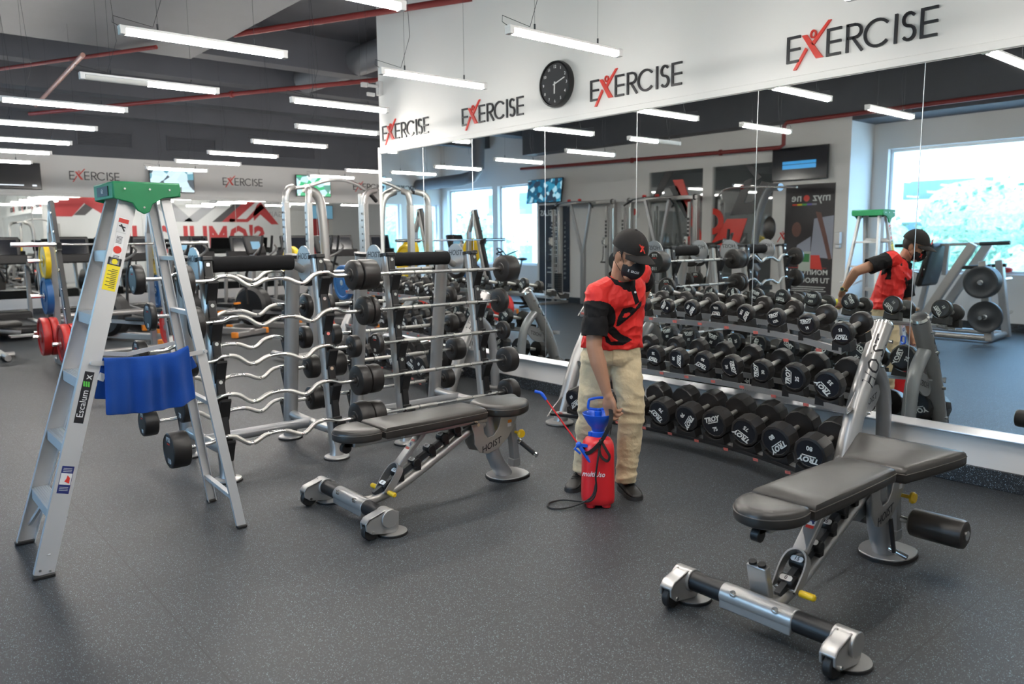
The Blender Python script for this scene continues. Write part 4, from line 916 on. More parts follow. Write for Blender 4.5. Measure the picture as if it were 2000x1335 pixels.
    b = MB(); b.lathe([(.0, 0), (.028, 0), (.028, .03), (0, .03)], (-.035, -.02, .395), Y_, 16); b.box((-.02, -.005, .42), (.05, .03, .04)); b.build('hinge', BLACK, t)
    # cushions
    fr = [(.118, .128), (.06, .134), (.0, .122), (-.05, .092), (-.085, .05), (-.096, 0), (-.085, -.05), (-.05, -.092), (.0, -.122), (.06, -.134), (.118, -.128), (.128, 0)]
    fr = [tuple(p[:2]) for p in smooth_path([(x, y, 0) for x, y in fr[:11]], 3)]
    pad('nose_cushion', fr, .435, .062, t)
    bk = [tuple(p[:2]) for p in smooth_path([(x, y, 0) for x, y in ((.138, .135), (.5, .138), (.80, .133), (.845, .12), (.862, .07), (.868, 0), (.862, -.07), (.845, -.12), (.80, -.133), (.5, -.138), (.138, -.135))], 3)]
    pad('back_cushion', bk, .435, .062, t)
    if kind == 0:   # waisted seat
        st = ((.905, .13), (1.0, .19), (1.08, .185), (1.16, .135), (1.235, .13), (1.25, .09), (1.21, 0), (1.22, -.05), (1.19, -.105), (1.11, -.165), (1.02, -.19), (.94, -.16), (.89, -.09), (.88, 0), (.89, .09))
        z0, tl = .432, None
    else:
        st = ((.915, .155), (1.10, .205), (1.25, .245), (1.275, .22), (1.28, 0), (1.275, -.22), (1.25, -.255), (1.10, -.215), (.925, -.155), (.895, -.13), (.885, 0), (.895, .13))
        z0, tl = .425, (1.0, .10)
    sp_ = [tuple(p[:2]) for p in smooth_path([(x, y, 0) for x, y in st+st[:1]], 3)][:-1]
    pad('seat_cushion', sp_, z0, .066, t, tilt=tl)
    # C-shaped side plates and the pedestal
    C_ = [(.775, .395), (.795, .33), (.80, .27), (.835, .215), (.90, .195), (.985, .215), (1.06, .27), (1.12, .345), (1.15, .425), (1.02, .435), (1.0, .40), (.985, .345), (.95, .305), (.90, .295), (.875, .33), (.862, .395)]
    for s_ in (-1, 1):
        b = MB(); b.prism(C_, (0, s_*.046, 0), X, Z_, (0, s_*.008, 0)); cp = b.build('side_plate', SILV, t, bevel=.003)
        b = MB(); b.text('HOIST', (.925, s_*.0545, .245), (1, 0, .28) if s_ < 0 else (-1, 0, -.28), (-.28, 0, 1) if s_ < 0 else (-.28, 0, 1), .055, .001, .006, .3); b.build('lettering', LETK, cp, smooth=False)
        b = MB(); b.box((1.075, s_*.0548, .372), (.030, .001, .018)); lb = b.build('warning_label', ORANGE, cp); b = MB(); b.box((1.072, s_*.0548, .350), (.030, .001, .022)); b.build('white_label', LABELW, cp)
        b = MB(); b.cyl((.825, s_*.054, .39), (.825, s_*.060, .39), .011, n=12); b.cyl((1.115, s_*.054, .36), (1.115, s_*.060, .36), .008, n=12); b.build('bolt', CHROME, cp)
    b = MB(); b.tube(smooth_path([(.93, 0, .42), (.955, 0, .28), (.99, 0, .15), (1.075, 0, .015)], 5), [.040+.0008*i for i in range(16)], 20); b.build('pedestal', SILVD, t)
    fp = [(p[0]+1.09, p[1]) for p in [(q.x, q.y) for q in smooth_path([(-.135, 0, 0), (-.10, .085, 0), (0, .12, 0), (.10, .10, 0), (.135, .04, 0), (.135, -.04, 0), (.10, -.10, 0), (0, -.12, 0), (-.10, -.085, 0), (-.135, 0, 0)], 3)][:-1]]
    b = MB(); b.prism(fp, (0, 0, .014), X, Y_, (0, 0, .009)); b.build('foot_plate', SILV, t, bevel=.003)
    b = MB(); b.prism([((x-1.09)*1.03+1.09, y*1.03) for x, y in fp], (0, 0, 0), X, Y_, (0, 0, .014)); b.build('foot_pad', RUB, t)
    b = MB(); b.bar((1.13, 0, .34), (1.165, 0, .06), .05, .045, X); b.box((1.155, 0, .085), (.06, .055, .05)); b.build('adjuster', SILVD, t, bevel=.004)
    b = MB(); b.cyl((1.145, -.02, .285), (1.145, -.075, .285), .009, n=12); b.lathe([(.010, 0), (.026, .006), (.028, .016), (.022, .026), (.0, .026)], (1.145, -.068, .285), (0, -1, 0), 22); b.build('yellow_knob', YEL, t)
    if kind == 0:
        b = MB(); b.cyl((1.155, -.04, .232), (1.175, -.185, .165), .009, n=12); b.cyl((1.156, -.045, .230), (1.158, -.060, .223), .018, n=14); b.cyl((1.174, -.178, .168), (1.176, -.192, .162), .017, n=14); gh = b.build('carry_handle', CHROME, t)
        b = MB(); b.cyl((1.159, -.065, .221), (1.173, -.172, .171), .0145, n=16); b.build('grip', RUB, gh)
    else:
        # foam roller leg hold, post with two sockets, gas spring
        for s_ in (-1, 1):
            b = MB(); b.lathe([(.02, 0), (.055, .002), (.064, .010), (.066, .03), (.066, .215), (.062, .232), (.05, .238), (.0, .238)], (1.16, s_*.075, .165), (0, s_, 0), 32); fo = b.build('foam_roller', VINYL, t)
            b = MB(); b.cyl((1.16, s_*.31, .165), (1.16, s_*.318, .165), .022, n=20); b.build('roller_cap', CHROME, fo)
        b = MB(); b.cyl((1.16, -.09, .165), (1.16, .09, .165), .016, n=16); b.cyl((1.0, -.05, .07), (1.0, -.13, .05), .012, n=12); b.build('cross_bar', CHROME, t)
        b = MB(); b.cyl((.98, -.055, .22), (.99, -.075, .06), .010, n=12); b.build('gas_spring', BLACK, t)
        b = MB(); b.bar((.10, .045, .075), (.055, .045, .235), .085, .035, X); ps = b.build('socket_post', SILV, t, bevel=.005)
        for y in (.025, .065): b = MB(); b.lathe([(.006, 0), (.016, 0), (.016, .010), (.006, .010)], (.052, y, .236), (-.27, 0, .96), 18); b.build('rubber_socket', RUB, ps)
    return t
bench((1.975, 3.665, 0), 'black padded weight bench by the barbell racks, its waisted seat towards the person', 0)
bench((2.53, 1.53, 0), 'black padded weight bench nearest the camera, with foam leg rollers', 1)
# ================================================================== person
RT, TC = V((.7614, -.6483, 0)), V((-.6483, -.7614, 0))
def capsule(b, p0, p1, r0, r1, n=14):
    p0, p1 = V(p0), V(p1); u, w, d = frame(p1-p0); rr = []
    for k in range(5): a = pi/2*k/4; rr.append([p0-d*r0*cos(a)+(u*cos(2*pi*j/n)+w*sin(2*pi*j/n))*max(r0*sin(a), 1e-4) for j in range(n)])
    for k in range(5): a = pi/2*k/4; rr.append([p1+d*r1*sin(a)+(u*cos(2*pi*j/n)+w*sin(2*pi*j/n))*max(r1*cos(a), 1e-4) for j in range(n)])
    b.rings(rr)
def chain(b, pts, rs):
    for i in range(len(pts)-1): capsule(b, pts[i], pts[i+1], rs[i], rs[i+1])
def sec(c, lat, fwd, rx, ry, n=28, p=2.3):
    lat = V(lat).normalized(); fwd = V(fwd); fwd = (fwd-lat*fwd.dot(lat)).normalized(); o = []
    for j in range(n):
        a = 2*pi*j/n; x = abs(cos(a))**(2/p)*(1 if cos(a) > 0 else -1); y = abs(sin(a))**(2/p)*(1 if sin(a) > 0 else -1); o.append(V(c)+lat*x*rx+fwd*y*ry)
    return o
from mathutils import noise as NZ
def remeshed(b, name, m, parent, voxel, smooth=4, paint=None, wr=None):
    me = bpy.data.meshes.new('r'); me.from_pydata([tuple(v) for v in b.v], [], b.f); me.update()
    bm = bmesh.new(); bm.from_mesh(me); bmesh.ops.recalc_face_normals(bm, faces=bm.faces); bm.to_mesh(me); bm.free()
    o = bpy.data.objects.new('r', me); col.objects.link(o)
    r = o.modifiers.new('r', 'REMESH'); r.mode = 'VOXEL'; r.voxel_size = voxel; r.use_smooth_shade = True
    s_ = o.modifiers.new('s', 'SMOOTH'); s_.factor = .5; s_.iterations = smooth
    bpy.context.view_layer.update(); dg = bpy.context.evaluated_depsgraph_get()
    m2 = bpy.data.meshes.new_from_object(o.evaluated_get(dg)); bpy.data.objects.remove(o); bpy.data.meshes.remove(me)
    m2.name = name; m2.materials.clear()
    for x in (m if isinstance(m, (list, tuple)) else [m]): m2.materials.append(x)
    if wr:
        ns = [v.normal.copy() for v in m2.vertices]
        for v, n_ in zip(m2.vertices, ns):
            for sc, am in wr:
                q = V((v.co.x*sc[0], v.co.y*sc[1], v.co.z*sc[2])); q += NZ.noise_vector(q*.5)*.8
                k = NZ.noise(q); v.co += n_*(am*(1-2*abs(k)*1.6)*.6)
        m2.update()
    if paint:
        for p in m2.polygons: p.material_index = paint(p.center, p.normal)
    if parent is not None:
        inv = Matrix.Translation(-parent.location)
        m2.transform(inv)
    q = bpy.data.objects.new(name, m2); col.objects.link(q)
    if parent is not None: q.parent = parent
    m2.polygons.foreach_set('use_smooth', [True]*len(m2.polygons))
    return q
per = thing('person', 'person in red and black jersey, khaki trousers, black cap and mask, bending over the sprayer', 'person', (3.32, 3.02, 0))
shR, elR, wrR = V((3.120, 2.945, 1.190)), V((3.076, 2.920, .905)), V((3.113, 2.857, .655))
shL, elL, wrL = V((3.450, 2.915, 1.300)), V((3.700, 3.085, 1.195)), V((3.715, 3.175, 1.035))
haR = V((3.120, 2.842, .600))
def H(r, c, u, o=haR): return o+RT*r+TC*c+Z_*u
Hc = V((3.236, 2.806, 1.402)); HF = V((-.06, -.90, -.39)).normalized(); HX = HF.cross(Z_).normalized(); HU = HX.cross(HF).normalized()
HM = Matrix((HX, HF, HU)).transposed()
def HP(x, y, z): return Hc+HM @ V((x, y, z))
neck0 = V((3.268, 2.905, 1.235))
b = MB()
# torso, legs (under the clothes), arms, neck, head: one surface
torso = [((3.318, 3.02, .80), (.76, -.65, 0), .135, .085), ((3.318, 3.005, .92), (.85, -.52, .03), .125, .080), ((3.305, 2.975, 1.03), (.93, -.35, .1), .130, .085), ((3.290, 2.945, 1.13), (.96, -.18, .2), .140, .09), ((3.280, 2.925, 1.21), (.96, -.08, .28), .125, .065)]
b.rings([sec(c, l, TC, rx, ry) for c, l, rx, ry in torso])
chain(b, [(3.252, 3.06, .80), (3.275, 3.118, .427), (3.28, 3.205, .09)], [.07, .045, .035])
chain(b, [(3.367, 2.95, .80), (3.364, 2.914, .449), (3.362, 2.930, .09)], [.07, .045, .035])
chain(b, [V((3.19, 2.935, 1.20)), shR, lerp(shR, elR, .5), elR, lerp(elR, wrR, .35), wrR], [.05, .052, .048, .043, .045, .028])
chain(b, [V((3.38, 2.92, 1.26)), shL, lerp(shL, elL, .5), elL, lerp(elL, wrL, .4), wrL], [.05, .050, .046, .040, .038, .026])
chain(b, [neck0, lerp(neck0, HP(0, -.03, -.08), .5), HP(0, -.025, -.06)], [.062, .056, .058])
b.ell(HP(0, -.012, .022), (.076, .096, .100), HM, 24, 16); b.ell(HP(0, .030, -.045), (.060, .066, .072), HM, 20, 14)
chain(b, [HP(-.030, .055, -.100), HP(.030, .055, -.100)], [.022, .022]); chain(b, [HP(0, .062, -.098), HP(0, .074, -.100)], [.02, .016])
chain(b, [HP(-.056, .01, -.05), HP(-.030, .055, -.10)], [.022, .020]); chain(b, [HP(.056, .01, -.05), HP(.030, .055, -.10)], [.022, .020])
chain(b, [HP(0, .080, .005), HP(0, .094, -.033)], [.010, .012]); chain(b, [HP(-.012, .084, -.038), HP(.012, .084, -.038)], [.010, .010])
chain(b, [HP(-.045, .076, .018), HP(-.012, .086, .018)], [.010, .011]); chain(b, [HP(.045, .076, .018), HP(.012, .086, .018)], [.010, .011])
chain(b, [HP(-.045, .060, -.025), HP(-.030, .072, -.03)], [.020, .018]); chain(b, [HP(.045, .060, -.025), HP(.030, .072, -.03)], [.020, .018])
for s_ in (-1, 1):
    R = HM @ Matrix.Rotation(s_*.35, 3, 'Z'); b.ell(HP(s_*.079, -.008, -.012), (.009, .019, .032), R, 12, 8)
    chain(b, [HP(s_*.085, -.018, .008), HP(s_*.087, -.020, -.010), HP(s_*.081, -.006, -.036)], [.006, .006, .007])
# right hand: palm, thumb, four fingers curling round the strap
chain(b, [wrR, H(-.004, 0, .030)], [.026, .027])
b.rings([sec(H(r, c, u), RT*.95+TC*.3, TC, rx, ry, 16) for r, c, u, rx, ry in ((-.004, 0, .034, .026, .021), (-.002, .002, .012, .036, .022), (0, .003, -.012, .040, .020), (.002, .002, -.036, .038, .016), (.004, 0, -.046, .030, .010))])
chain(b, [H(.010, .012, .020), H(.022, .026, -.004), H(.026, .030, -.026), H(.024, .030, -.050)], [.015, .0125, .0105, .0085])
chain(b, [H(.024, .002, -.028), H(.043, .010, -.046), H(.056, .012, -.046), H(.066, .008, -.036)], [.0105, .0092, .0085, .0072])
chain(b, [H(.012, .0, -.040), H(.032, .008, -.068), H(.052, .010, -.072), H(.071, .006, -.060)], [.0105, .0095, .0088, .0074])
chain(b, [H(-.004, -.001, -.046), H(.010, .006, -.082), H(.028, .010, -.094), H(.044, .008, -.090)], [.010, .009, .0085, .0072])
chain(b, [H(-.020, -.002, -.042), H(-.014, .004, -.074), H(.002, .010, -.092), H(.014, .010, -.096)], [.009, .008, .0075, .0065])
# left hand resting on the hip, palm up and fingers curled
hL = V((3.690, 3.200, .960))
def HL(r, c, u): return hL+RT*r+TC*c+Z_*u
chain(b, [wrL, HL(.006, -.004, .035)], [.026, .027]); b.ell(HL(0, 0, -.005), (.030, .030, .046), None, 14, 10)
for k in range(4): chain(b, [HL(-.018+.012*k, .010-.012*k, -.035), HL(-.020+.013*k, .012-.014*k, -.066+.004*k), HL(-.034+.012*k, -.004-.014*k, -.080+.004*k), HL(-.040+.010*k, -.020-.012*k, -.066)], [.0105, .0095, .0088, .0075])
chain(b, [HL(-.020, .012, .015), HL(-.040, .018, -.012), HL(-.048, .010, -.036)], [.013, .011, .0085])
body = remeshed(b, 'body', SKIN, per, .0048, 3)
# eyes
for s_ in (-1, 1):
    e = MB(); e.ell(HP(s_*.031, .0815, .001), (.0125, .0095, .0105), HM, 14, 10); eo = e.build('eye', EYEW, per, world=True)
    e = MB(); e.ell(HP(s_*.031, .0885, -.002), (.0055, .0040, .0055), HM, 10, 8); e.build('iris', HAIR, eo, world=True)
    e = MB(); e.tube([HP(s_*.014, .0985, .020), HP(s_*.030, .0960, .026), HP(s_*.048, .083, .021)], [.003, .0042, .0025], 8); e.build('eyebrow', HAIR, per, world=True)
# hair below the cap
def shell(b, cx, R_, a0, a1, e0, e1, th, na=30, ne=10, cut=None):
    def P(a, e, r): return HP(cx[0]+(R_[0]+r)*cos(e)*sin(a), cx[1]+(R_[1]+r)*cos(e)*cos(a), cx[2]+(R_[2]+r)*sin(e))
    out = [[P(a0+(a1-a0)*i/na, (e0(a0+(a1-a0)*i/na) if callable(e0) else e0)+((e1(a0+(a1-a0)*i/na) if callable(e1) else e1)-(e0(a0+(a1-a0)*i/na) if callable(e0) else e0))*j/ne, 0) for j in range(ne+1)] for i in range(na+1)]
    inn = [[P(a0+(a1-a0)*i/na, (e0(a0+(a1-a0)*i/na) if callable(e0) else e0)+((e1(a0+(a1-a0)*i/na) if callable(e1) else e1)-(e0(a0+(a1-a0)*i/na) if callable(e0) else e0))*j/ne, -th) for j in range(ne+1)] for i in range(na+1)]
    b.rings([o+i[::-1] for o, i in zip(out, inn)])
e = MB(); shell(e, (0, -.012, .022), (.0795, .0995, .102), radians(75), radians(285), radians(-42), radians(30), .004); e.build('hair', HAIR, per, world=True)
# cap
cp = MB(); shell(cp, (0, -.014, .030), (.090, .110, .110), 0, 2*pi, lambda a: radians(2)-.16*cos(a)*0, radians(89.5), .004, 40, 14)
ns = len(cp.v)
capo = cp.build('cap', CAPM, per, world=True, ang=60)
cp = MB(); rows_ = []
for i in range(25):
    a = radians(-62+124*i/24); r0 = (.088*sin(a), -.014+.108*cos(a)); q = max(0, cos(a*1.42)); L_ = .078*q**.55
    row = []
    for j in range(7):
        v = j/6; x = r0[0]*(1+.06*v); y = r0[1]+L_*v; row.append((x, y, .038-.010*v*v-2.4*x*x-.006*v))
    rows_.append(row)
cp.rings([[HP(*p) for p in r]+[HP(p[0], p[1], p[2]-.004) for p in r[::-1]] for r in rows_]); br_ = cp.build('brim', CAPM, capo, world=True, ang=60)
cp = MB(); cp.ell(HP(0, -.014, .141), (.008, .008, .004), HM, 12, 8); cp.build('button', CAPM, capo, world=True)
cp = MB(); ang_ = radians(0); o_ = HP(.0, .098, .062); ax_ = -HX*.0  
n_ = (HF*.93+HU*.36).normalized(); ax_ = -HX; ay_ = n_.cross(ax_); ay_ = ay_ if ay_.dot(HU) > 0 else -ay_
t_ = MB(); logo_figure(t_, o_-ax_*.030*-1*0-ax_*.030+n_*.001, HX*.030 if 0 else V(HX)*.030, ay_*.030, n_*.006); 
t_.v = [v-HX*.030+ax_*-.030*0 for v in t_.v]
t_.v = [v+V((0, 0, 0)) for v in t_.v]; t_.build('cap_logo', LETR, capo, world=True, smooth=False)
# mask and its loops
mk = MB(); shell(mk, (0, .026, -.052), (.072, .087, .074), radians(-84), radians(84), lambda a: radians(-58-14*cos(a)), lambda a: radians(14+30*cos(a)**2), .003, 34, 12)
mo = mk.build('face_mask', MASKM, per, world=True, ang=60)
for s_ in (-1, 1):
    mk = MB(); mk.tube([HP(s_*.070, .040, -.030), HP(s_*.080, .012, .012), HP(s_*.088, -.014, .020), HP(s_*.090, -.022, -.002)], .0016, 6); mk.tube([HP(s_*.068, .030, -.078), HP(s_*.078, .0, -.055), HP(s_*.089, -.018, -.035), HP(s_*.090, -.022, -.002)], .0016, 6); mk.build('ear_loop', MASKM, mo, world=True)
def on_mask(x, z, lift=.0012):   # x angle, z elevation
    return HP((.072+lift)*cos(z)*sin(x), .026+(.087+lift)*cos(z)*cos(x), -.052+(.074+lift)*sin(z))
mk = MB(); vs, fs = text_geo('E  ERCISE', .004, 0, 'CENTER'); mk.add([on_mask(radians(-34)+x*.24, radians(-4)+y*.26, .0008+.0010*(z+.5)) for x, y, z in vs], fs)
# x grows towards the wearer's left, as read from the front it must run the other way
mk.v = []; mk.f = []; mk.m = []
sgn = 1 if (HP(1, 0, 0)-Hc).dot(RT) > 0 else -1
mk.add([on_mask(sgn*(radians(-34)*1+x*.20), radians(-2)+y*.24, .0008+.0010*(z+.5)) for x, y, z in vs], fs); mk.build('lettering', LABELW, mo, world=True, smooth=False)
mk = MB(); tmp = MB(); logo_figure(tmp, (0, 0, 0), X, Y_, Z_); mk.add([on_mask(sgn*radians(42)+sgn*(v.x-1)*.30*.9, radians(2)+(v.y-.5)*.42, .0008+.0012*v.z) for v in tmp.v], tmp.f); mk.build('mask_logo', LETR, mo, world=True, smooth=False)
# ---- jersey
def inpoly(x, y, P):
    c = False; j = len(P)-1
    for i in range(len(P)):
        if (P[i][1] > y) != (P[j][1] > y) and x < (P[j][0]-P[i][0])*(y-P[i][1])/(P[j][1]-P[i][1])+P[i][0]: c = not c
        j = i
    return c
Wp = V((3.30, 2.96, 1.00))
def pr(P): return [((x/8.345+1110-1205)/345, (602-(y/8.345+540))/345) for x, y in P]
GR = [pr([(770, 790), (790, 650), (870, 500), (1000, 480), (1075, 510), (1150, 425), (1195, 395), (1195, 475), (1050, 610), (930, 700), (820, 790)]), pr([(600, 770), (740, 800), (860, 930), (980, 985), (1050, 1030), (900, 1110), (700, 1110), (620, 1060), (590, 940), (640, 950), (700, 1050), (820, 1040), (740, 990), (620, 870)])]
HO = pr([(865, 655), (895, 590), (980, 570), (1000, 605), (930, 655)])
def jpaint(c, n):
    d = c-V((3.30, 2.97, 1.105)); u = d.dot(RT); v = d.z
    if n.dot(TC) > -.05:
        if inpoly(u, v, HO): return 0
        for G in GR:
            if inpoly(u, v, G): return 1
    if (c-lerp(shR, elR, .50)).length < .120 or (c-lerp(shL, elL, .5)).length < .150: return 1
    # dark side panel on the wearer's left and right flanks
    if abs(d.dot(RT)-.150) < .010 and v > .02 and n.dot(TC) < .3: return 1
    if d.dot(RT) < -.130 and -.05 < v < -.02: return 1
    return 0
b = MB()
shirt = [((3.320, 3.012, .872), (.76, -.65, 0), .176, .128), ((3.320, 3.008, .90), (.80, -.6, .01), .174, .127), ((3.312, 2.992, .96), (.86, -.5, .04), .165, .120), ((3.303, 2.970, 1.04), (.93, -.35, .1), .166, .120), ((3.292, 2.945, 1.12), (.96, -.2, .2), .172, .122), ((3.284, 2.930, 1.18), (.96, -.1, .28), .176, .110), ((3.278, 2.918, 1.235), (.96, -.06, .30), .150, .082), ((3.272, 2.910, 1.268), (.96, -.06, .3), .085, .062)]
rr = []
for i, (c, l, rx, ry) in enumerate(shirt):
    q = sec(c, l, TC, rx, ry, 56, 2.2)
    q = [V(c)+(p-V(c))*(1+.016*sin(j*1.9+i*1.3)+.012*sin(j*.7-i*2.1)) for j, p in enumerate(q)]; rr.append(q)
b.rings(rr)
chain(b, [V((3.215, 2.930, 1.225)), V((3.16, 2.94, 1.208)), shR+V((.012, 0, .0)), lerp(shR, elR, .30), lerp(shR, elR, .52)], [.062, .066, .069, .067, .065]); chain(b, [V((3.36, 2.915, 1.262)), shL+V((-.012, 0, .0)), lerp(shL, elL, .38)], [.066, .066, .063])
jersey = remeshed(b, 'jersey', [SHIRT, SHIRTK], per, .0036, 4, jpaint, wr=[((8, 8, 15), .008), ((22, 22, 11), .0035)])
def sleeve(p, q, f, r0, r1, ph):
    b = MB(); e_ = lerp(p, q, f); rr = []; n = 32; u, w, d = frame(e_-p)
    for i in range(13):
        v = i/12; c = lerp(p, e_, v); r = (r0*(1-v)+r1*v)*(1+.10*sin(min(1, v*1.6)*pi*.75) if i else .90)
        rr.append([c+(u*cos(2*pi*j/n)+w*sin(2*pi*j/n))*r*(1+.030*sin(j*.8+v*7+ph)+.02*sin(j*1.7-v*9)) for j in range(n)])
    k = len(rr)
    for i in range(5): rr.append([V(e_)+(p_-V(e_))*.90-d*.0-(d*-.0)-(d*.012*i) for p_ in rr[k-1]])
    top = V(p)-d*.02; rr = [[top+(x_-top)*.55-d*.028 for x_ in rr[0]]]+rr
    b.rings(rr); return b.build('sleeve', SHIRTK, per, world=True, ang=70)
sleeve(lerp(shR, elR, .40), elR, .655, .064, .068, 0); sleeve(lerp(shL, elL, .30), elL, .45, .061, .063, 2)
b = MB(); n = 40; rr = []; cN = V((3.262, 2.893, 1.262)); ax = (HP(0, -.03, -.08)-neck0).normalized(); lu = V((.96, -.1, .28)); lu = (lu-ax*lu.dot(ax)).normalized(); lv = ax.cross(lu)
for r, h in ((.088, -.022), (.084, .004), (.077, .026), (.070, .034), (.066, .028), (.064, .0), (.064, -.02)): rr.append([cN+lu*cos(2*pi*j/n)*r+lv*sin(2*pi*j/n)*r*.98+ax*(h-.010*(1 if sin(2*pi*j/n)*(-1) > .5 else 0)) for j in range(n)])
b.rings(rr); clr = b.build('collar', SHIRTK, per, world=True, ang=60)
f0 = cN+TC*.088*.8+RT*.035-Z_*.025
b = MB(); pts = [(-.012, .0), (.014, .004), (.040, -.085), (.020, -.100)]; b.prism(pts, V((3.205, 2.795, 1.236))+RT*.020+TC*.034, RT, Z_+TC*.1, TC*.005); pk = b.build('placket', SHIRTK, per, world=True)
b = MB(); q = V((3.205, 2.795, 1.236))+RT*.036+TC*.040-Z_*.030; b.cyl(q, q+TC*.004, .006, n=12); b.build('button', LABELW, pk, world=True)
# ---- trousers
def leg(b, pts, rs, ph):
    P = smooth_path(pts, 6); n = 30; rr = []
    R = [p.x for p in smooth_path([(r, 0, 0) for r in rs], 6)]
    for i, (p, r) in enumerate(zip(P, R)):
        v = i/(len(P)-1); w_ = .016+.030*v
        rr.append(sec(p+V((.006*sin(v*9+ph), .005*sin(v*12), 0)), RT, TC, r, r*.98, n, 2.1))
        rr[-1] = [p+(q-p)*(1+w_*sin(j*.55+v*24+ph)*sin(v*13+j*.4)) for j, q in enumerate(rr[-1])]
    b.rings(rr)
b = MB()
b.rings([sec(c, l, TC, rx, ry, 40, 2.2) for c, l, rx, ry in (((3.320, 3.008, .935), (.8, -.6, 0), .156, .108), ((3.320, 3.012, .86), (.77, -.64, 0), .168, .118), ((3.318, 3.018, .80), (.76, -.65, 0), .172, .116), ((3.314, 3.016, .775), (.76, -.65, 0), .165, .10))])
leg(b, [(3.258, 3.060, .83), (3.250, 3.075, .72), (3.250, 3.095, .58), (3.262, 3.130, .43), (3.276, 3.170, .27), (3.278, 3.200, .15), (3.280, 3.207, .102)], [.092, .088, .080, .071, .064, .057, .060], 0)
leg(b, [(3.374, 2.962, .83), (3.378, 2.938, .72), (3.380, 2.922, .58), (3.376, 2.912, .43), (3.372, 2.920, .27), (3.366, 2.928, .14), (3.366, 2.930, .076)], [.092, .088, .080, .072, .064, .057, .062], 2.4)
remeshed(b, 'trousers', KHAKI, per, .0062, 2, wr=[((7, 7, 12), .010), ((16, 16, 26), .0022)])
b = MB(); b.tube([V((3.320, 3.01, .915))+TC*.120-RT*.004, V((3.318, 3.014, .86))+TC*.127-RT*.004, V((3.314, 3.014, .79))+TC*.126-RT*.002], .0018, 6); b.build('fly_seam', mat('khaki_seam', (.36, .28, .17), .9), per, world=True)
# ---- shoes
def shoe(heel, toe, ank):
    heel, toe = V(heel), V(toe); d = (toe-heel).normalized(); s_ = d.cross(Z_); L_ = (toe-heel).length; b = MB(); rr = []
    for v, w_, h0, h1 in ((0, .022, .02, .055), (.03, .032, .016, .075), (.15, .038, .014, .098), (.30, .037, .014, .100), (.42, .039, .014, .088), (.55, .043, .014, .072), (.70, .047, .014, .058), (.85, .044, .015, .046), (.95, .032, .017, .036), (1.0, .014, .02, .028)):
        c = heel+d*L_*v; rr.append([c+s_*cos(a)*w_+Z_*((h0+h1)/2+sin(a)*(h1-h0)/2) for a in [2*pi*j/20 for j in range(20)]])
    b.rings(rr); u = b.build('shoe', SHOE, per, world=True, ang=60)
    ol = [heel+d*L_*v+s_*w_ for v, w_ in ((-.01, .0), (0, .026), (.06, .036), (.2, .041), (.4, .039), (.6, .046), (.75, .050), (.9, .042), (.98, .024), (1.01, 0))]
    ol += [heel+d*L_*v-s_*w_ for v, w_ in ((.98, .024), (.9, .042), (.75, .050), (.6, .046), (.4, .039), (.2, .041), (.06, .036), (0, .026))]
    b = MB(); b.rings([[p+Z_*.0+(p-(heel+toe)/2)*0 for p in ol], [p+Z_*.022 for p in ol]]); b.build('sole', SOLE, u, world=True)
    b = MB()
    for k in range(5):
        v = .40+.055*k; c = heel+d*L_*v+Z_*(.092-.0075*k); b.tube([c-s_*.020, c+Z_*.004, c+s_*.020+d*.008], .0022, 6)
    b.build('laces', STRAP, u, world=True)
shoe((3.345, 3.262, 0), (3.135, 3.168, 0), None); shoe((3.425, 3.020, 0), (3.322, 2.800, 0), None)
# ---- watch and yellow cloth
wa = (wrL-elL).normalized(); wc = lerp(elL, wrL, .93)
b = MB(); u, w, d = frame(wa); b.rings([[wc+(u*cos(a)+w*sin(a))*r+d*h for r, h in ((.030, -.009), (.033, -.009), (.033, .009), (.030, .009))] for a in [2*pi*k/28 for k in range(28)]], closed=True)
wt = b.build('wristwatch', GOLD, per, world=True)
on = V((.8, -.15, .2)); on = (on-wa*on.dot(wa)).normalized(); b = MB(); b.lathe([(.0, 0), (.019, 0), (.020, .004), (.018, .008), (0, .008)], wc+on*.032, on, 24); b.build('watch_case', GOLD, wt, world=True)
b = MB(); b.cyl(wc+on*.0402, wc+on*.0412, .0145, n=24); b.build('watch_dial', IRON, wt, world=True)
b = MB(); g0 = hL+V((.0, .035, -.03))
b.ell(g0, (.030, .040, .030), None, 14, 10); b.ell(g0+V((.01, .03, -.02)), (.025, .03, .02), None, 12, 8); b.ell(g0+V((-.03, .0, -.035)), (.022, .022, .030), None, 12, 8); b.ell(g0+V((.0, .04, .015)), (.02, .028, .014), None, 12, 8)
gl = remeshed(b, 'cloth', GLOVE, None, .004, 2)
gl.data.transform(Matrix.Translation(-g0)); gl.location = g0; gl.name = 'yellow_cloth'; tag(gl, 'small crumpled yellow cloth held behind the hip of the person', 'cloth')

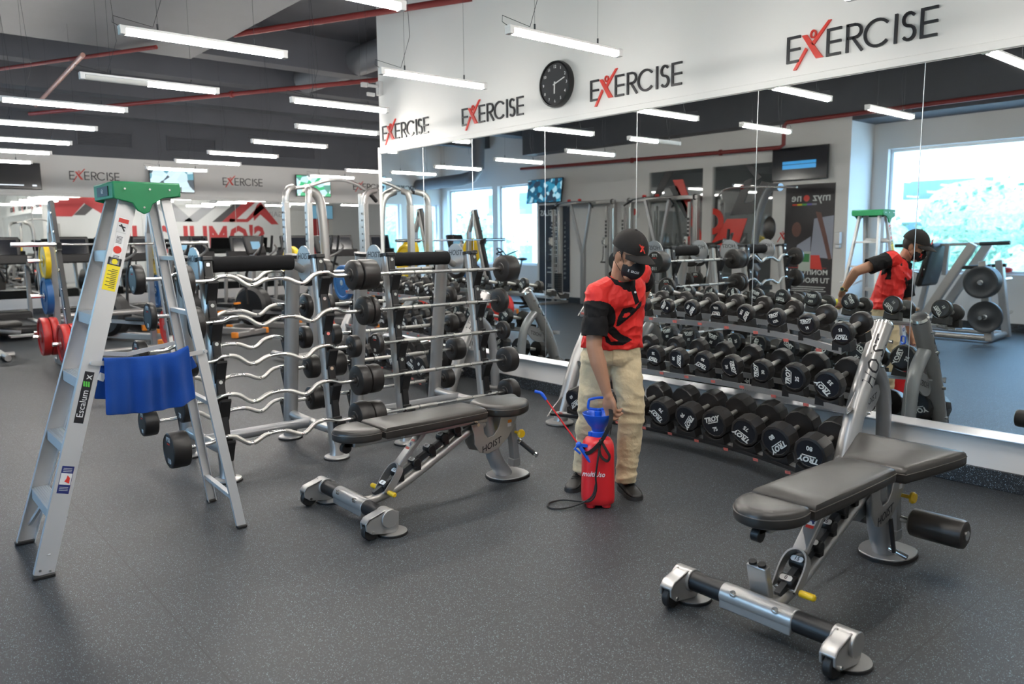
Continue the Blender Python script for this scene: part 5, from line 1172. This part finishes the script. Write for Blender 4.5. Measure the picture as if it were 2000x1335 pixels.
# ================================================================== pressure sprayer
sp0 = V((3.108, 2.915, 0)); spr_ = thing('pressure_sprayer', 'red pressure sprayer with blue funnel top standing at the feet of the person', 'sprayer', sp0)
def ssec(c, r, n=36, p=2.9): return [V(c)+RT*(abs(cos(a))**(2/p)*(1 if cos(a) > 0 else -1)*r)+TC*(abs(sin(a))**(2/p)*(1 if sin(a) > 0 else -1)*r*.92) for a in [2*pi*j/n for j in range(n)]]
b = MB(); b.rings([ssec(sp0+Z_*z, r, p=p) for z, r, p in ((.030, .070, 2.9), (.022, .082, 3), (.030, .091, 3), (.06, .093, 3), (.12, .092, 3), (.24, .090, 3), (.33, .089, 2.9), (.365, .084, 2.7), (.388, .070, 2.5), (.398, .050, 2.2), (.402, .036, 2))])
tank = b.build('tank', RED, spr_, world=True, ang=50)
for a_ in (45, 135, 225, 315):
    c = sp0+RT*.062*cos(radians(a_))+TC*.060*sin(radians(a_)); b = MB(); b.lathe([(.018, 0), (.024, .004), (.028, .03), (.02, .04)], c, Z_, 16); b.build('tank_foot', RED, tank, world=True)
vs, fs = text_geo('multiUso', .012, .3, 'CENTER')
b = MB(); b.add([sp0+RT*(-.034+x*.034+.0)+TC*(.0866+.0012*(z+.5)-.14*max(0, abs(-.034+x*.034)-.055))+Z_*(.205-x*.002+y*.042) for x, y, z in vs], fs); b.build('lettering', LABELW, tank, world=True, smooth=False)
b = MB(); b.lathe([(.036, .392), (.040, .40), (.040, .425), (.034, .43), (.040, .450), (.058, .470), (.078, .505), (.087, .522), (.089, .530), (.085, .531), (.078, .518), (.052, .484), (.030, .468), (.0, .468)], sp0, Z_, 36)
for s_ in (-1, 1): b.box(sp0+RT*s_*.040+Z_*.412, (.022, .022, .024))
fun = b.build('funnel', BLUE, spr_, world=True)
b = MB(); b.lathe([(.020, .46), (.020, .54), (.014, .545), (.014, .555), (.0, .556)], sp0, Z_, 20); b.bar(sp0-RT*.05+Z_*.485, sp0+RT*.05+Z_*.485, .008, .012); b.build('pump', BLUE, spr_, world=True)
b = MB(); c = sp0+Z_*.553; hp = [c+RT*x+Z_*z for x, z in ((-.012, -.002), (-.050, .004), (-.056, .012), (-.052, .046), (-.044, .056), (0, .064), (.040, .062), (.050, .054), (.054, .018), (.048, .008), (.012, -.002))]
b.tube(smooth_path(hp+hp[:1], 3)[:-1], .0075, 10, True); b.build('pump_handle', BLUE, spr_, world=True)
# strap: from the tank shoulder up to the hand, plus the loose loop
def ribbon(b, pts, w_, n_, t_=.0018):
    P = smooth_path(pts, 6); rr = []
    for i, p in enumerate(P):
        d = (P[min(i+1, len(P)-1)]-P[max(i-1, 0)]).normalized(); s_ = d.cross(n_).normalized(); m_ = s_.cross(d); rr.append([p+s_*w_/2+m_*t_/2, p+s_*w_/2-m_*t_/2, p-s_*w_/2-m_*t_/2, p-s_*w_/2+m_*t_/2])
    b.rings(rr)
b = MB(); ribbon(b, [sp0+RT*x+TC*y+Z_*z for x, y, z in ((-.088, .060, .315), (-.055, .088, .330), (-.010, .092, .372), (.020, .095, .415), (.050, .098, .480), (.062, .080, .530), (.060, .066, .568))], .022, TC); st_ = b.build('strap', STRAP, spr_, world=True)
b = MB(); ribbon(b, [sp0+RT*x+TC*y+Z_*z for x, y, z in ((.062, .062, .568), (.072, .04, .54), (.074, .0, .46), (.070, -.02, .405))], .020, RT); b.build('strap_back', STRAP, st_, world=True)
b = MB(); ribbon(b, [sp0+RT*x+TC*y+Z_*z for x, y, z in ((.004, .094, .392), (-.004, .100, .345), (.010, .104, .305), (.040, .104, .285), (.052, .102, .310), (.034, .100, .345), (.012, .098, .385))], .016, TC+V((.5, 0, 0))); b.build('strap_loop', STRAP, st_, world=True)
b = MB(); b.box(sp0+RT*.006+TC*.096+Z_*.392, (.022, .02, .026)); b.box(sp0-RT*.088+TC*.045+Z_*.345, (.02, .02, .04)); b.build('strap_buckle', BLACK, st_, world=True, bevel=.004)
# lance: blue trigger grip, red tube, blue nozzle, hose
g0, g1, tip = V((3.045, 2.880, .235)), V((2.985, 2.945, .365)), V((2.870, 3.100, .628))
ldir = (g1-g0).normalized(); b = MB(); b.tube([g0, lerp(g0, g1, .3), lerp(g0, g1, .8), g1], [.010, .0125, .011, .010], 14); b.ell(g1, (.018, .016, .018), None, 12, 8); b.bar(g1+RT*.0, g1+RT*.048+Z_*-.006, .016, .016); b.tube([g1, g1-RT*.022-Z_*.022, lerp(g0, g1, .62)-RT*.024], [.007, .008, .006], 10)
lg = b.build('lance_grip', BLUE, spr_, world=True)
b = MB(); b.tube([g1, tip], .0042, 10); b.build('lance_tube', RED, lg, world=True)
td = (tip-g1).normalized(); b = MB(); b.tube([tip-td*.02, tip+td*.014, tip+td*.030-RT*.004, tip+td*.040-RT*.030+Z_*-.002], [.0075, .010, .009, .009], 12); b.build('nozzle', BLUE, lg, world=True)
b = MB(); b.tube(smooth_path([sp0+RT*.0+TC*.092+Z_*.375, sp0-RT*.012+TC*.108+Z_*.30, sp0-RT*.024+TC*.112+Z_*.20, sp0-RT*.022+TC*.112+Z_*.12, sp0-RT*.06+TC*.10+Z_*.055, (2.995, 3.075, .014), (2.915, 3.105, .008), (2.862, 3.062, .008), (2.870, 3.010, .008), (2.945, 2.965, .014), (3.012, 2.880, .07), (3.040, 2.868, .15), g0], 6), .0052, 10); b.build('hose', RUB, spr_, world=True)
# ================================================================== machines at the back and along the side wall
def T(*pts): return [V(p) for p in pts]
def part(name, m, t, *items, n=12, bevel=0):
    b = MB()
    for it in items:
        k = it[0]
        if k == 'tube': b.tube(smooth_path(it[1], 4) if len(it[1]) > 2 else it[1], it[2], n)
        elif k == 'bar': b.bar(*it[1:])
        elif k == 'box': b.box(*it[1:])
        elif k == 'cyl': b.cyl(it[1], it[2], it[3], n=it[4] if len(it) > 4 else 24)
        elif k == 'lathe': b.lathe(it[1], it[2], it[3], 28)
        elif k == 'prism': b.prism(*it[1:])
        elif k == 'ell': b.ell(it[1], it[2])
    return b.build(name, m, t, bevel=bevel)
def plate(name, label, c, d, R, th, m, group='weight plates on the racks', hole=.026):
    d = V(d).normalized(); t = thing(name, label, 'plate', c, 0, group)
    part('disc', m, t, ('lathe', [(hole, 0), (R*.30, 0), (R*.34, th*.12), (R*.78, th*.16), (R*.84, 0), (R*.97, 0), (R, th*.12), (R, th*.88), (R*.97, th), (R*.84, th), (R*.78, th*.84), (R*.34, th*.88), (R*.30, th), (hole, th)], (0, 0, 0), d))
    part('hub', CHROME, t, ('lathe', [(hole, -.001), (R*.16, -.001), (R*.16, th+.001), (hole, th+.001)], (0, 0, 0), d))
    return t
# ---- squat rack with a barbell and plates
def squat_rack(x, y, label):
    t = thing('squat_rack', label, 'rack', (x, y, 0), 0, 'squat racks at the back')
    for s_ in (-1, 1):
        X0 = s_*.55
        part('upright', SILV, t, ('bar', (X0, -.55, .02), (X0, .02, 1.98), .06, .075), bevel=.01)
        u = part('hook_strip', BLACK, t, ('bar', (X0, -.555, .35), (X0, -.045, 1.98), .045, .06))
        for k in range(7): part('bolt', CHROME, u, ('cyl', (X0-.026, -.50+.065*k, .52+.22*k), (X0-.034, -.50+.065*k, .52+.22*k), .020, 12))
        part('j_hook', BLACK, t, ('bar', (X0, -.16, 1.41), (X0, -.29, 1.43), .05, .04), ('bar', (X0, -.28, 1.42), (X0, -.29, 1.50), .05, .02))
        part('rear_post', SILVD, t, ('bar', (X0, .22, .02), (X0, .14, 1.62), .07, .07), bevel=.008)
        part('base_tube', SILV, t, ('bar', (X0, -.62, .05), (X0, .40, .05), .07, .06), bevel=.008)
        part('top_link', SILV, t, ('bar', (X0, .0, 1.92), (X0, .15, 1.58), .06, .06))
        for z in (.42, .86, 1.28): part('storage_peg', CHROME, t, ('cyl', (X0, .18, z), (X0+s_*.26, .18, z), .024, 14))
    part('cross_member', SILV, t, ('tube', T((-.55, .25, .60), (.55, .25, .60)), .036), ('tube', T((-.55, .30, .08), (.55, .30, .08)), .036))
    part('band_posts', SILV, t, ('tube', T((-.55, -.1, .16), (.55, -.1, .16)), .028))
    return t
squat_rack(2.45, 10.60, 'silver squat rack with leaning uprights behind the ladder')
def olympic(c, L, label, group=None):
    t = thing('olympic_barbell', label, 'barbell', c, 0, group)
    part('bar', CHROME, t, ('tube', T((-.66, 0, 0), (.66, 0, 0)), .0145))
    for s_ in (-1, 1): part('sleeve', CHROME, t, ('lathe', [(.0, 0), (.036, 0), (.036, .03), (.025, .032), (.025, .44), (0, .44)], (s_*.655, 0, 0), (s_, 0, 0)))
    return t
olympic((2.52, 10.36, 1.475), 2.2, 'long steel barbell resting across the squat rack behind the ladder')
PC = [(-1, 1.28, PLY, 'yellow', 'upper left peg'), (-1, .86, PLB, 'blue', 'middle left peg'), (1, 1.28, PLY, 'yellow', 'upper right peg'), (1, .86, PLB, 'blue', 'middle right peg')]
for s_, z, m, cn, w in PC:
    plate('weight_plate', '%s bumper plate on the %s of the squat rack behind the ladder' % (cn, w), (2.45+s_*.60, 10.78, z), (s_, 0, 0), .225 if cn != 'blue' else .225, .075 if cn != 'yellow' else .06, m)
plate('weight_plate', 'red bumper plate low on the left peg of the squat rack, outer', (1.745, 10.50, .40-.0), (-1, 0, 0), .225, .085, PLR)
plate('weight_plate', 'red bumper plate low on the left peg of the squat rack, inner', (1.835, 10.50, .40), (-1, 0, 0), .225, .080, PLR)
part('plate_peg', CHROME, thing('plate_peg', 'short steel peg through the rear red plates', 'peg', (1.7, 10.5, .40)), ('cyl', (-.12, 0, 0), (.20, 0, 0), .024, 14))
plate('weight_plate', 'red bumper plate nearest the ladder, outer of the front pair', (1.845, 9.95, .36), (-1, 0, 0), .225, .085, PLR)
plate('weight_plate', 'red bumper plate nearest the ladder, inner of the front pair', (1.935, 9.95, .36), (-1, 0, 0), .225, .080, PLR)
part('plate_peg', CHROME, thing('plate_peg', 'short steel peg through the front red plates', 'peg', (1.8, 9.95, .36)), ('cyl', (-.12, 0, 0), (.22, 0, 0), .024, 14))
plate('weight_plate', 'red bumper plate on the right side of the squat rack near the floor', (3.05, 10.5, .40), (1, 0, 0), .225, .085, PLR)
# ---- pull-up rig
t = thing('pull_up_rig', 'grey pull-up rig with perforated posts and an arched top bar', 'rig', (4.8, 9.1, 0))
for (x, y) in ((-.77, -.25), (-.48, -.25), (.29, -.25)):
    part('perforated_post', SILV, t, ('bar', (x, y, .03), (x, y, 1.95), .07, .085, Y_), bevel=.008)
    dx = .14 if x < -.6 else (.05 if x < 0 else .22)
    part('curved_brace', SILV, t, ('tube', T((x, y, 1.93), (x+.01, y, 2.03), (x+dx*.4, y+.03, 2.10), (x+dx, y+.10, 2.13)), .040))
    b = MB()
    for k in range(16): b.cyl((x, y-.0365, .55+.085*k), (x, y-.0375, .55+.085*k), .014, n=10)
    for k in range(16): b.cyl((x-.0435, y, .55+.085*k), (x-.0445, y, .55+.085*k), .014, n=10)
    b.build('peg_holes', BLACK, t)
part('main_post', SILV, t, ('tube', T((-.13, 0, .03), (-.15, 0, 1.2), (-.18, 0, 1.85), (-.24, 0, 2.06), (-.40, 0, 2.14)), .058))
part('main_post', SILV, t, ('bar', (.50, .15, .03), (.50, .15, 2.10), .11, .09, Y_), bevel=.012)
part('pull_up_bar', SILV, t, ('tube', T((-.62, -.12, 2.12), (-.42, -.14, 2.15), (-.2, -.16, 2.22), (.0, -.17, 2.245), (.22, -.17, 2.20), (.40, -.16, 2.10), (.52, -.15, 2.0)), .022))
part('grip', BLACK, t, ('tube', T((.43, -.16, 2.08), (.53, -.15, 1.99)), .027), ('tube', T((-.70, -.12, 2.11), (-.58, -.12, 2.13)), .026))
part('cross_member', SILV, t, ('tube', T((-.77, -.2, .08), (.5, -.2, .08)), .04), ('tube', T((-.7, .15, .55), (.5, .15, .55)), .035), ('tube', T((-.77, -.25, .08), (-.77, .3, .08)), .04), ('tube', T((.5, -.25, .08), (.5, .3, .08)), .04))
for k, (dx, z, m, cn) in enumerate(((-.55, 1.20, PLY, 'yellow'), (-.20, .42, PLR, 'red'), (.10, .95, PLB, 'blue'))):
    plate('weight_plate', '%s bumper plate stored on the pull-up rig' % cn, (4.8+dx, 9.15+(.0 if k == 0 else -.1), z), (-1, 0, 0), .225, .07, m)
plate('weight_plate', 'black rubber plate beside the red one on the pull-up rig', (4.52, 9.05, .42), (-1, 0, 0), .215, .10, RUB)
# ---- treadmills and ellipticals
def treadmill():
    t = thing('treadmill', 'x', 'treadmill', (0, 0, 0), 0, 'treadmills facing the far mirrors')
    part('deck', BLACK, t, ('box', (0, -.55, .16), (.62, 1.5, .12)), ('box', (0, .38, .22), (.78, .50, .26)), bevel=.04)
    part('running_belt', RUB, t, ('box', (0, -.55, .224), (.50, 1.46, .012)))
    for s_ in (-1, 1):
        part('side_rail', SILV, t, ('box', (s_*.35, -.55, .20), (.09, 1.5, .06)), bevel=.01)
        part('upright', SILV, t, ('tube', T((s_*.40, .42, .10), (s_*.40, .36, .7), (s_*.38, .22, 1.18)), .036))
        part('handrail', BLACK, t, ('tube', T((s_*.38, .22, 1.10), (s_*.38, .0, 1.04), (s_*.36, -.28, .98)), .026))
        part('rear_foot', ORANGE, t, ('box', (s_*.33, -1.28, .08), (.07, .08, .14)), bevel=.01)
    part('console', BLACK, t, ('box', (0, .24, 1.22), (.80, .10, .16)), ('box', (0, .27, 1.42), (.62, .05, .36), Matrix.Rotation(-.25, 3, 'X')), bevel=.02)
    part('console_screen', SCR, t, ('box', (0, .236, 1.42), (.52, .006, .27), Matrix.Rotation(-.25, 3, 'X')))
    return t
def elliptical():
    t = thing('elliptical', 'x', 'elliptical', (0, 0, 0), 0, 'elliptical trainers at the back')
    part('base', SILV, t, ('bar', (0, -.9, .08), (0, .75, .08), .12, .10), ('bar', (-.33, -.85, .06), (.33, -.85, .06), .09, .08), ('bar', (-.33, .7, .06), (.33, .7, .06), .09, .08), bevel=.015)
    for s_ in (-1, 1):
        part('end_cap', ORANGE, t, ('box', (s_*.36, -.85, .06), (.06, .10, .09)), ('box', (s_*.36, .7, .06), (.06, .10, .09)), bevel=.01)
        part('pedal_arm', SILVD, t, ('bar', (s_*.17, -.75, .30), (s_*.17, .35, .42+.10*s_), .05, .05))
        part('pedal', BLACK, t, ('box', (s_*.19, -.25, .42+.05*s_), (.15, .36, .06)), bevel=.015)
        part('accent', ORANGE, t, ('box', (s_*.19, -.46, .45+.05*s_), (.12, .04, .03)))
        part('swing_arm', BLACK, t, ('tube', T((s_*.24, .40, .45), (s_*.26, .38, .95), (s_*.27, .18+.1*s_, 1.30), (s_*.25, .12+.1*s_, 1.58)), .021))
        part('fixed_handle', SILV, t, ('tube', T((s_*.10, .42, 1.18), (s_*.20, .25, 1.26), (s_*.22, .12, 1.36), (s_*.14, .10, 1.44)), .018))
    part('drive_housing', BLACK, t, ('lathe', [(.0, -.13), (.28, -.13), (.33, -.08), (.33, .08), (.28, .13), (0, .13)], (0, .48, .40), X), bevel=0)
    part('mast', SILV, t, ('bar', (0, .55, .35), (0, .42, 1.32), .10, .09), bevel=.02)
    part('console', BLACK, t, ('box', (0, .40, 1.42), (.46, .06, .32), Matrix.Rotation(-.3, 3, 'X')), bevel=.02)
    part('console_screen', SCRC, t, ('box', (0, .366, 1.42), (.22, .005, .13), Matrix.Rotation(-.3, 3, 'X')))
    return t
tm = treadmill(); el = elliptical()
TMS = [(.9, 15.2), (1.95, 15.2), (3.0, 15.2), (4.05, 15.2), (5.1, 15.2), (6.15, 15.2), (7.2, 15.2), (8.25, 15.2), (9.3, 15.2), (10.35, 15.2)]
for i, (x, y) in enumerate(TMS):
    o = tm if i == 0 else copy_tree(tm); o.location = (x, y, 0); o.rotation_euler = (0, 0, 0); o['label'] = 'black treadmill facing the far mirrors, %s from the left' % cnt[i]
ELS = [(3.25, 12.6, .5), (4.35, 12.7, .5), (5.45, 12.5, .5), (6.6, 12.3, .5), (.6, 12.4, -.2), (7.9, 12.2, .5)]
for i, (x, y, r) in enumerate(ELS):
    o = el if i == 0 else copy_tree(el); o.location = (x, y, 0); o.rotation_euler = (0, 0, r+pi*.0); o['label'] = 'elliptical trainer with orange end caps, %s of the row behind the racks' % cnt[i] if i < 4 else ('elliptical trainer at the far left beyond the red plates' if i == 4 else 'elliptical trainer at the right end by the pull-up rig')
t = thing('padded_machine', 'grey seated machine with a low bench at the far left edge', 'machine', (.95, 11.9, 0))
part('frame', SILV, t, ('tube', T((-.3, 0, .05), (.62, 0, .05)), .04), ('tube', T((.5, -.35, .05), (.5, .35, .05)), .04), ('tube', T((.1, 0, .05), (.25, 0, .5), (.2, 0, 1.4)), .045), ('tube', T((.25, 0, .42), (.7, -.1, .35)), .035))
part('seat', VINYL, t, ('box', (.5, -.05, .46), (.42, .34, .06)), bevel=.02); part('back_pad', VINYL, t, ('box', (.22, -.06, .85), (.30, .08, .55)), bevel=.02); part('foot_rest', SILV, t, ('box', (.72, -.1, .30), (.30, .22, .02)))
part('handle', BLACK, t, ('tube', T((.2, -.3, 1.15), (.45, -.32, 1.2), (.55, -.32, 1.05)), .02))
# ---- cable machines in front of the side wall
def cable_machine():
    t = thing('cable_machine', 'x', 'cable machine', (0, 0, 0), 0, 'cable machines along the side wall')
    for s_ in (-1, 1):
        y = s_*.82
        part('tower', SILV, t, ('bar', (0, y, .04), (0, y, 2.22), .09, .11, Y_), ('bar', (.22, y, .04), (.22, y, 2.15), .05, .05, Y_), bevel=.008)
        part('guide_rods', CHROME, t, ('cyl', (.09, y-.06, .1), (.09, y-.06, 2.1), .011, 10), ('cyl', (.09, y+.06, .1), (.09, y+.06, 2.1), .011, 10))
        part('weight_stack', IRON, t, *[('box', (.09, y, .14+.048*k), (.12, .20, .042)) for k in range(12)])
        part('height_marks', BLACK, t, *[('box', (.246, y, 1.30+.075*k), (.004, .05, .05)) for k in range(8)])
        part('carriage', CHROME, t, ('box', (.27, y, 1.42), (.07, .08, .16)), ('cyl', (.31, y-.02, 1.40), (.31, y+.02, 1.40), .045)); part('cable_handle', BLACK, t, ('tube', T((.32, y, 1.32), (.33, y, 1.08), (.33, y+.03, 1.0)), .010), ('cyl', (.33, y-.06, .98), (.33, y+.06, .98), .015))
        part('tower_foot', SILV, t, ('box', (.20, y, .03), (.85, .10, .06)), bevel=.01)
        part('pulley', RUB, t, ('cyl', (.05, y-.015, 2.24), (.05, y+.015, 2.24), .055))
        part('support_brace', SILVD, t, ('bar', (.16, s_*.30, 2.22), (.10, s_*.02, 1.15), .05, .06), bevel=.006)
    part('top_beam', SILV, t, ('bar', (.05, -.9, 2.24), (.05, .9, 2.24), .07, .08), bevel=.01)
    part('pull_up_bar', CHROME, t, ('tube', T((.34, -.62, 2.22), (.40, 0, 2.26), (.34, .62, 2.22)), .016), ('bar', (.05, -.25, 2.24), (.39, -.25, 2.25), .03, .03), ('bar', (.05, .25, 2.24), (.39, .25, 2.25), .03, .03))
    for s_ in (-1, 1): part('angled_grip', BLACK, t, ('tube', T((.36, s_*.45, 2.23), (.44, s_*.62, 2.12)), .018)); part('red_knob', PLR, t, ('ell', (.36, s_*.16, 2.29), (.035, .05, .03)))
    part('center_column', SILVD, t, ('bar', (.08, 0, .04), (.08, 0, 1.3), .09, .10, Y_), bevel=.01)
    return t
cm = cable_machine()
for i, (y, lb) in enumerate(((12.05, 'silver cable crossover machine nearest the rules banner, seen in the mirror'), (9.95, 'silver cable crossover machine before the partition glass, seen in the mirror'))):
    o = cm if i == 0 else copy_tree(cm); o.location = (-2.32, y, 0); o['label'] = lb
t = thing('leg_curl_machine', 'grey multi-arm machine with black grips before the partition glass', 'machine', (-2.0, 7.75, 0))
part('frame', SILVD, t, ('tube', T((0, .5, .05), (0, -.5, .05)), .05), ('tube', T((-.2, .0, .05), (-.15, .0, 1.2), (-.1, -.12, 1.9), (.0, -.35, 2.28), (.1, -.62, 2.30)), .065), ('tube', T((-.15, -.1, .9), (.1, .1, 1.3), (.3, .35, 1.42)), .045))
part('top_bar', CHROME, t, ('tube', T((.15, -.95, 2.28), (.15, .30, 2.34), (.15, .55, 2.22)), .018)); part('red_knob', PLR, t, ('ell', (.1, .12, 2.34), (.04, .05, .035)), )
part('grip', RUB, t, ('tube', T((.3, .35, 1.42), (.38, .62, 1.30)), .028), ('tube', T((.3, .55, 1.36), (.3, .86, 1.34)), .026), ('tube', T((.25, .28, 1.42), (.25, .26, 1.62)), .026))
part('back_pad', VINYL, t, ('ell', (.12, -.45, 1.62), (.06, .12, .20)), ('box', (.2, -.3, .62), (.4, .34, .08)))
part('weight_shroud', GREYW, t, ('box', (-.2, .28, .7), (.18, .3, 1.3)), bevel=.02)
# ---- leg press under the near window
t = thing('leg_press', 'silver leg press machine under the near window, seen in the mirror', 'leg press', (-2.2, 4.35, 0))
for s_ in (-1, 1):
    part('sled_rail', SILV, t, ('bar', (s_*.30, .42, .22), (s_*.30, -.22, 1.36), .09, .12, Y_), bevel=.01)
    part('rear_post', SILV, t, ('bar', (s_*.34, -.52, .02), (s_*.32, -.36, 1.12), .10, .10, Y_), bevel=.01)
    part('front_post', SILVD, t, ('bar', (s_*.26, .72, .02), (s_*.24, .55, .95), .07, .08, Y_), bevel=.01)
    part('base_tube', SILV, t, ('tube', T((s_*.34, -.55, .06), (s_*.32, .80, .06)), .045))
    part('weight_horn', CHROME, t, ('cyl', (s_*.34, -.43, .84), (s_*.62, -.43, .84), .026, 16), ('cyl', (s_*.34, -.47, .36), (s_*.62, -.47, .36), .026, 16))
    part('sled_handle', BLACK, t, ('tube', T((s_*.30, .02, 1.02), (s_*.30, -.46, 1.05)), .026))
part('foot_plate', RUB, t, ('box', (0, .42, 1.05), (.66, .10, .66), Matrix.Rotation(.25, 3, 'X')), bevel=.05)
part('cross_bar', SILV, t, ('tube', T((-.34, .80, .06), (.34, .80, .06)), .045), ('tube', T((-.34, -.5, .06), (.34, -.5, .06)), .045))
part('calf_bar', SILV, t, ('tube', T((-.0, .85, 1.33), (-.0, -.35, 1.36)), .022)); part('calf_grip', BLACK, t, ('tube', T((0, .98, 1.325), (0, .68, 1.335)), .028), ('tube', T((0, -.2, 1.355), (0, -.58, 1.37)), .028)); part('calf_post', SILVD, t, ('bar', (0, .25, .9), (0, .22, 1.36), .06, .06, Y_))
part('seat', VINYL, t, ('box', (0, .80, .32), (.42, .40, .10), Matrix.Rotation(.3, 3, 'X')), bevel=.03); part('calf_stop', mat('tan_rubber', (.45, .24, .10), .6), t, ('cyl', (.24, .50, .40), (.32, .50, .40), .03, 14))
for k in range(4): plate('weight_plate', 'dark iron plate on the upper horn of the leg press, %s from the outside' % cnt[k], (-1.66-.045*k, 3.92, .84), (1, 0, 0), .22, .035, IRON, 'iron plates on the leg press')
plate('weight_plate', 'dark iron plate on the lower horn of the leg press', (-1.80, 3.88, .36), (1, 0, 0), .22, .05, IRON, 'iron plates on the leg press')
for k, (y, m) in enumerate(((4.46, PLR), (4.18, PLR))):
    t = thing('training_glove', 'red and white padded training glove on the window sill, %s of two' % cnt[k], 'glove', (XW-.06, y, .90), 0, 'training gloves on the sill')
    part('body', m, t, ('ell', (0, 0, .045), (.06, .09, .045))); part('cuff', LABELW, t, ('ell', (0, .09, .035), (.05, .045, .034)))
# ---- spin bike
t = thing('spin_bike', 'black spin bike by the far windows, seen in the mirror', 'exercise bike', (-.95, 12.9, 0))
part('frame', BLACK, t, ('bar', (0, .42, .10), (0, -.12, .62), .05, .08), ('bar', (0, -.42, .10), (0, .10, .62), .05, .08), ('bar', (0, -.45, .10), (0, .45, .10), .05, .06))
part('feet', BLACK, t, ('bar', (-.25, .5, .05), (.25, .5, .05), .06, .05), ('bar', (-.25, -.5, .05), (.25, -.5, .05), .06, .05))
part('flywheel', IRON, t, ('cyl', (-.02, .36, .34), (.02, .36, .34), .22, 32), ('cyl', (-.05, 0, .36), (.05, 0, .36), .10, 24)); part('hub', PLY, t, ('cyl', (.05, 0, .36), (.06, 0, .36), .045, 18))
part('seat_post', CHROME, t, ('cyl', (0, -.12, .6), (0, -.28, 1.02), .018, 12)); part('saddle', BLACK, t, ('ell', (0, -.30, 1.05), (.08, .13, .035)), ('ell', (0, -.18, 1.05), (.03, .12, .025)))
part('handlebar', BLACK, t, ('tube', T((0, .12, .6), (0, .26, 1.10)), .02), ('tube', T((-.2, .1, 1.22), (-.2, .34, 1.16), (0, .28, 1.12), (.2, .34, 1.16), (.2, .1, 1.22)), .016), ('tube', T((-.05, .30, 1.12), (-.05, .5, 1.26), (.05, .5, 1.26), (.05, .30, 1.12)), .014))
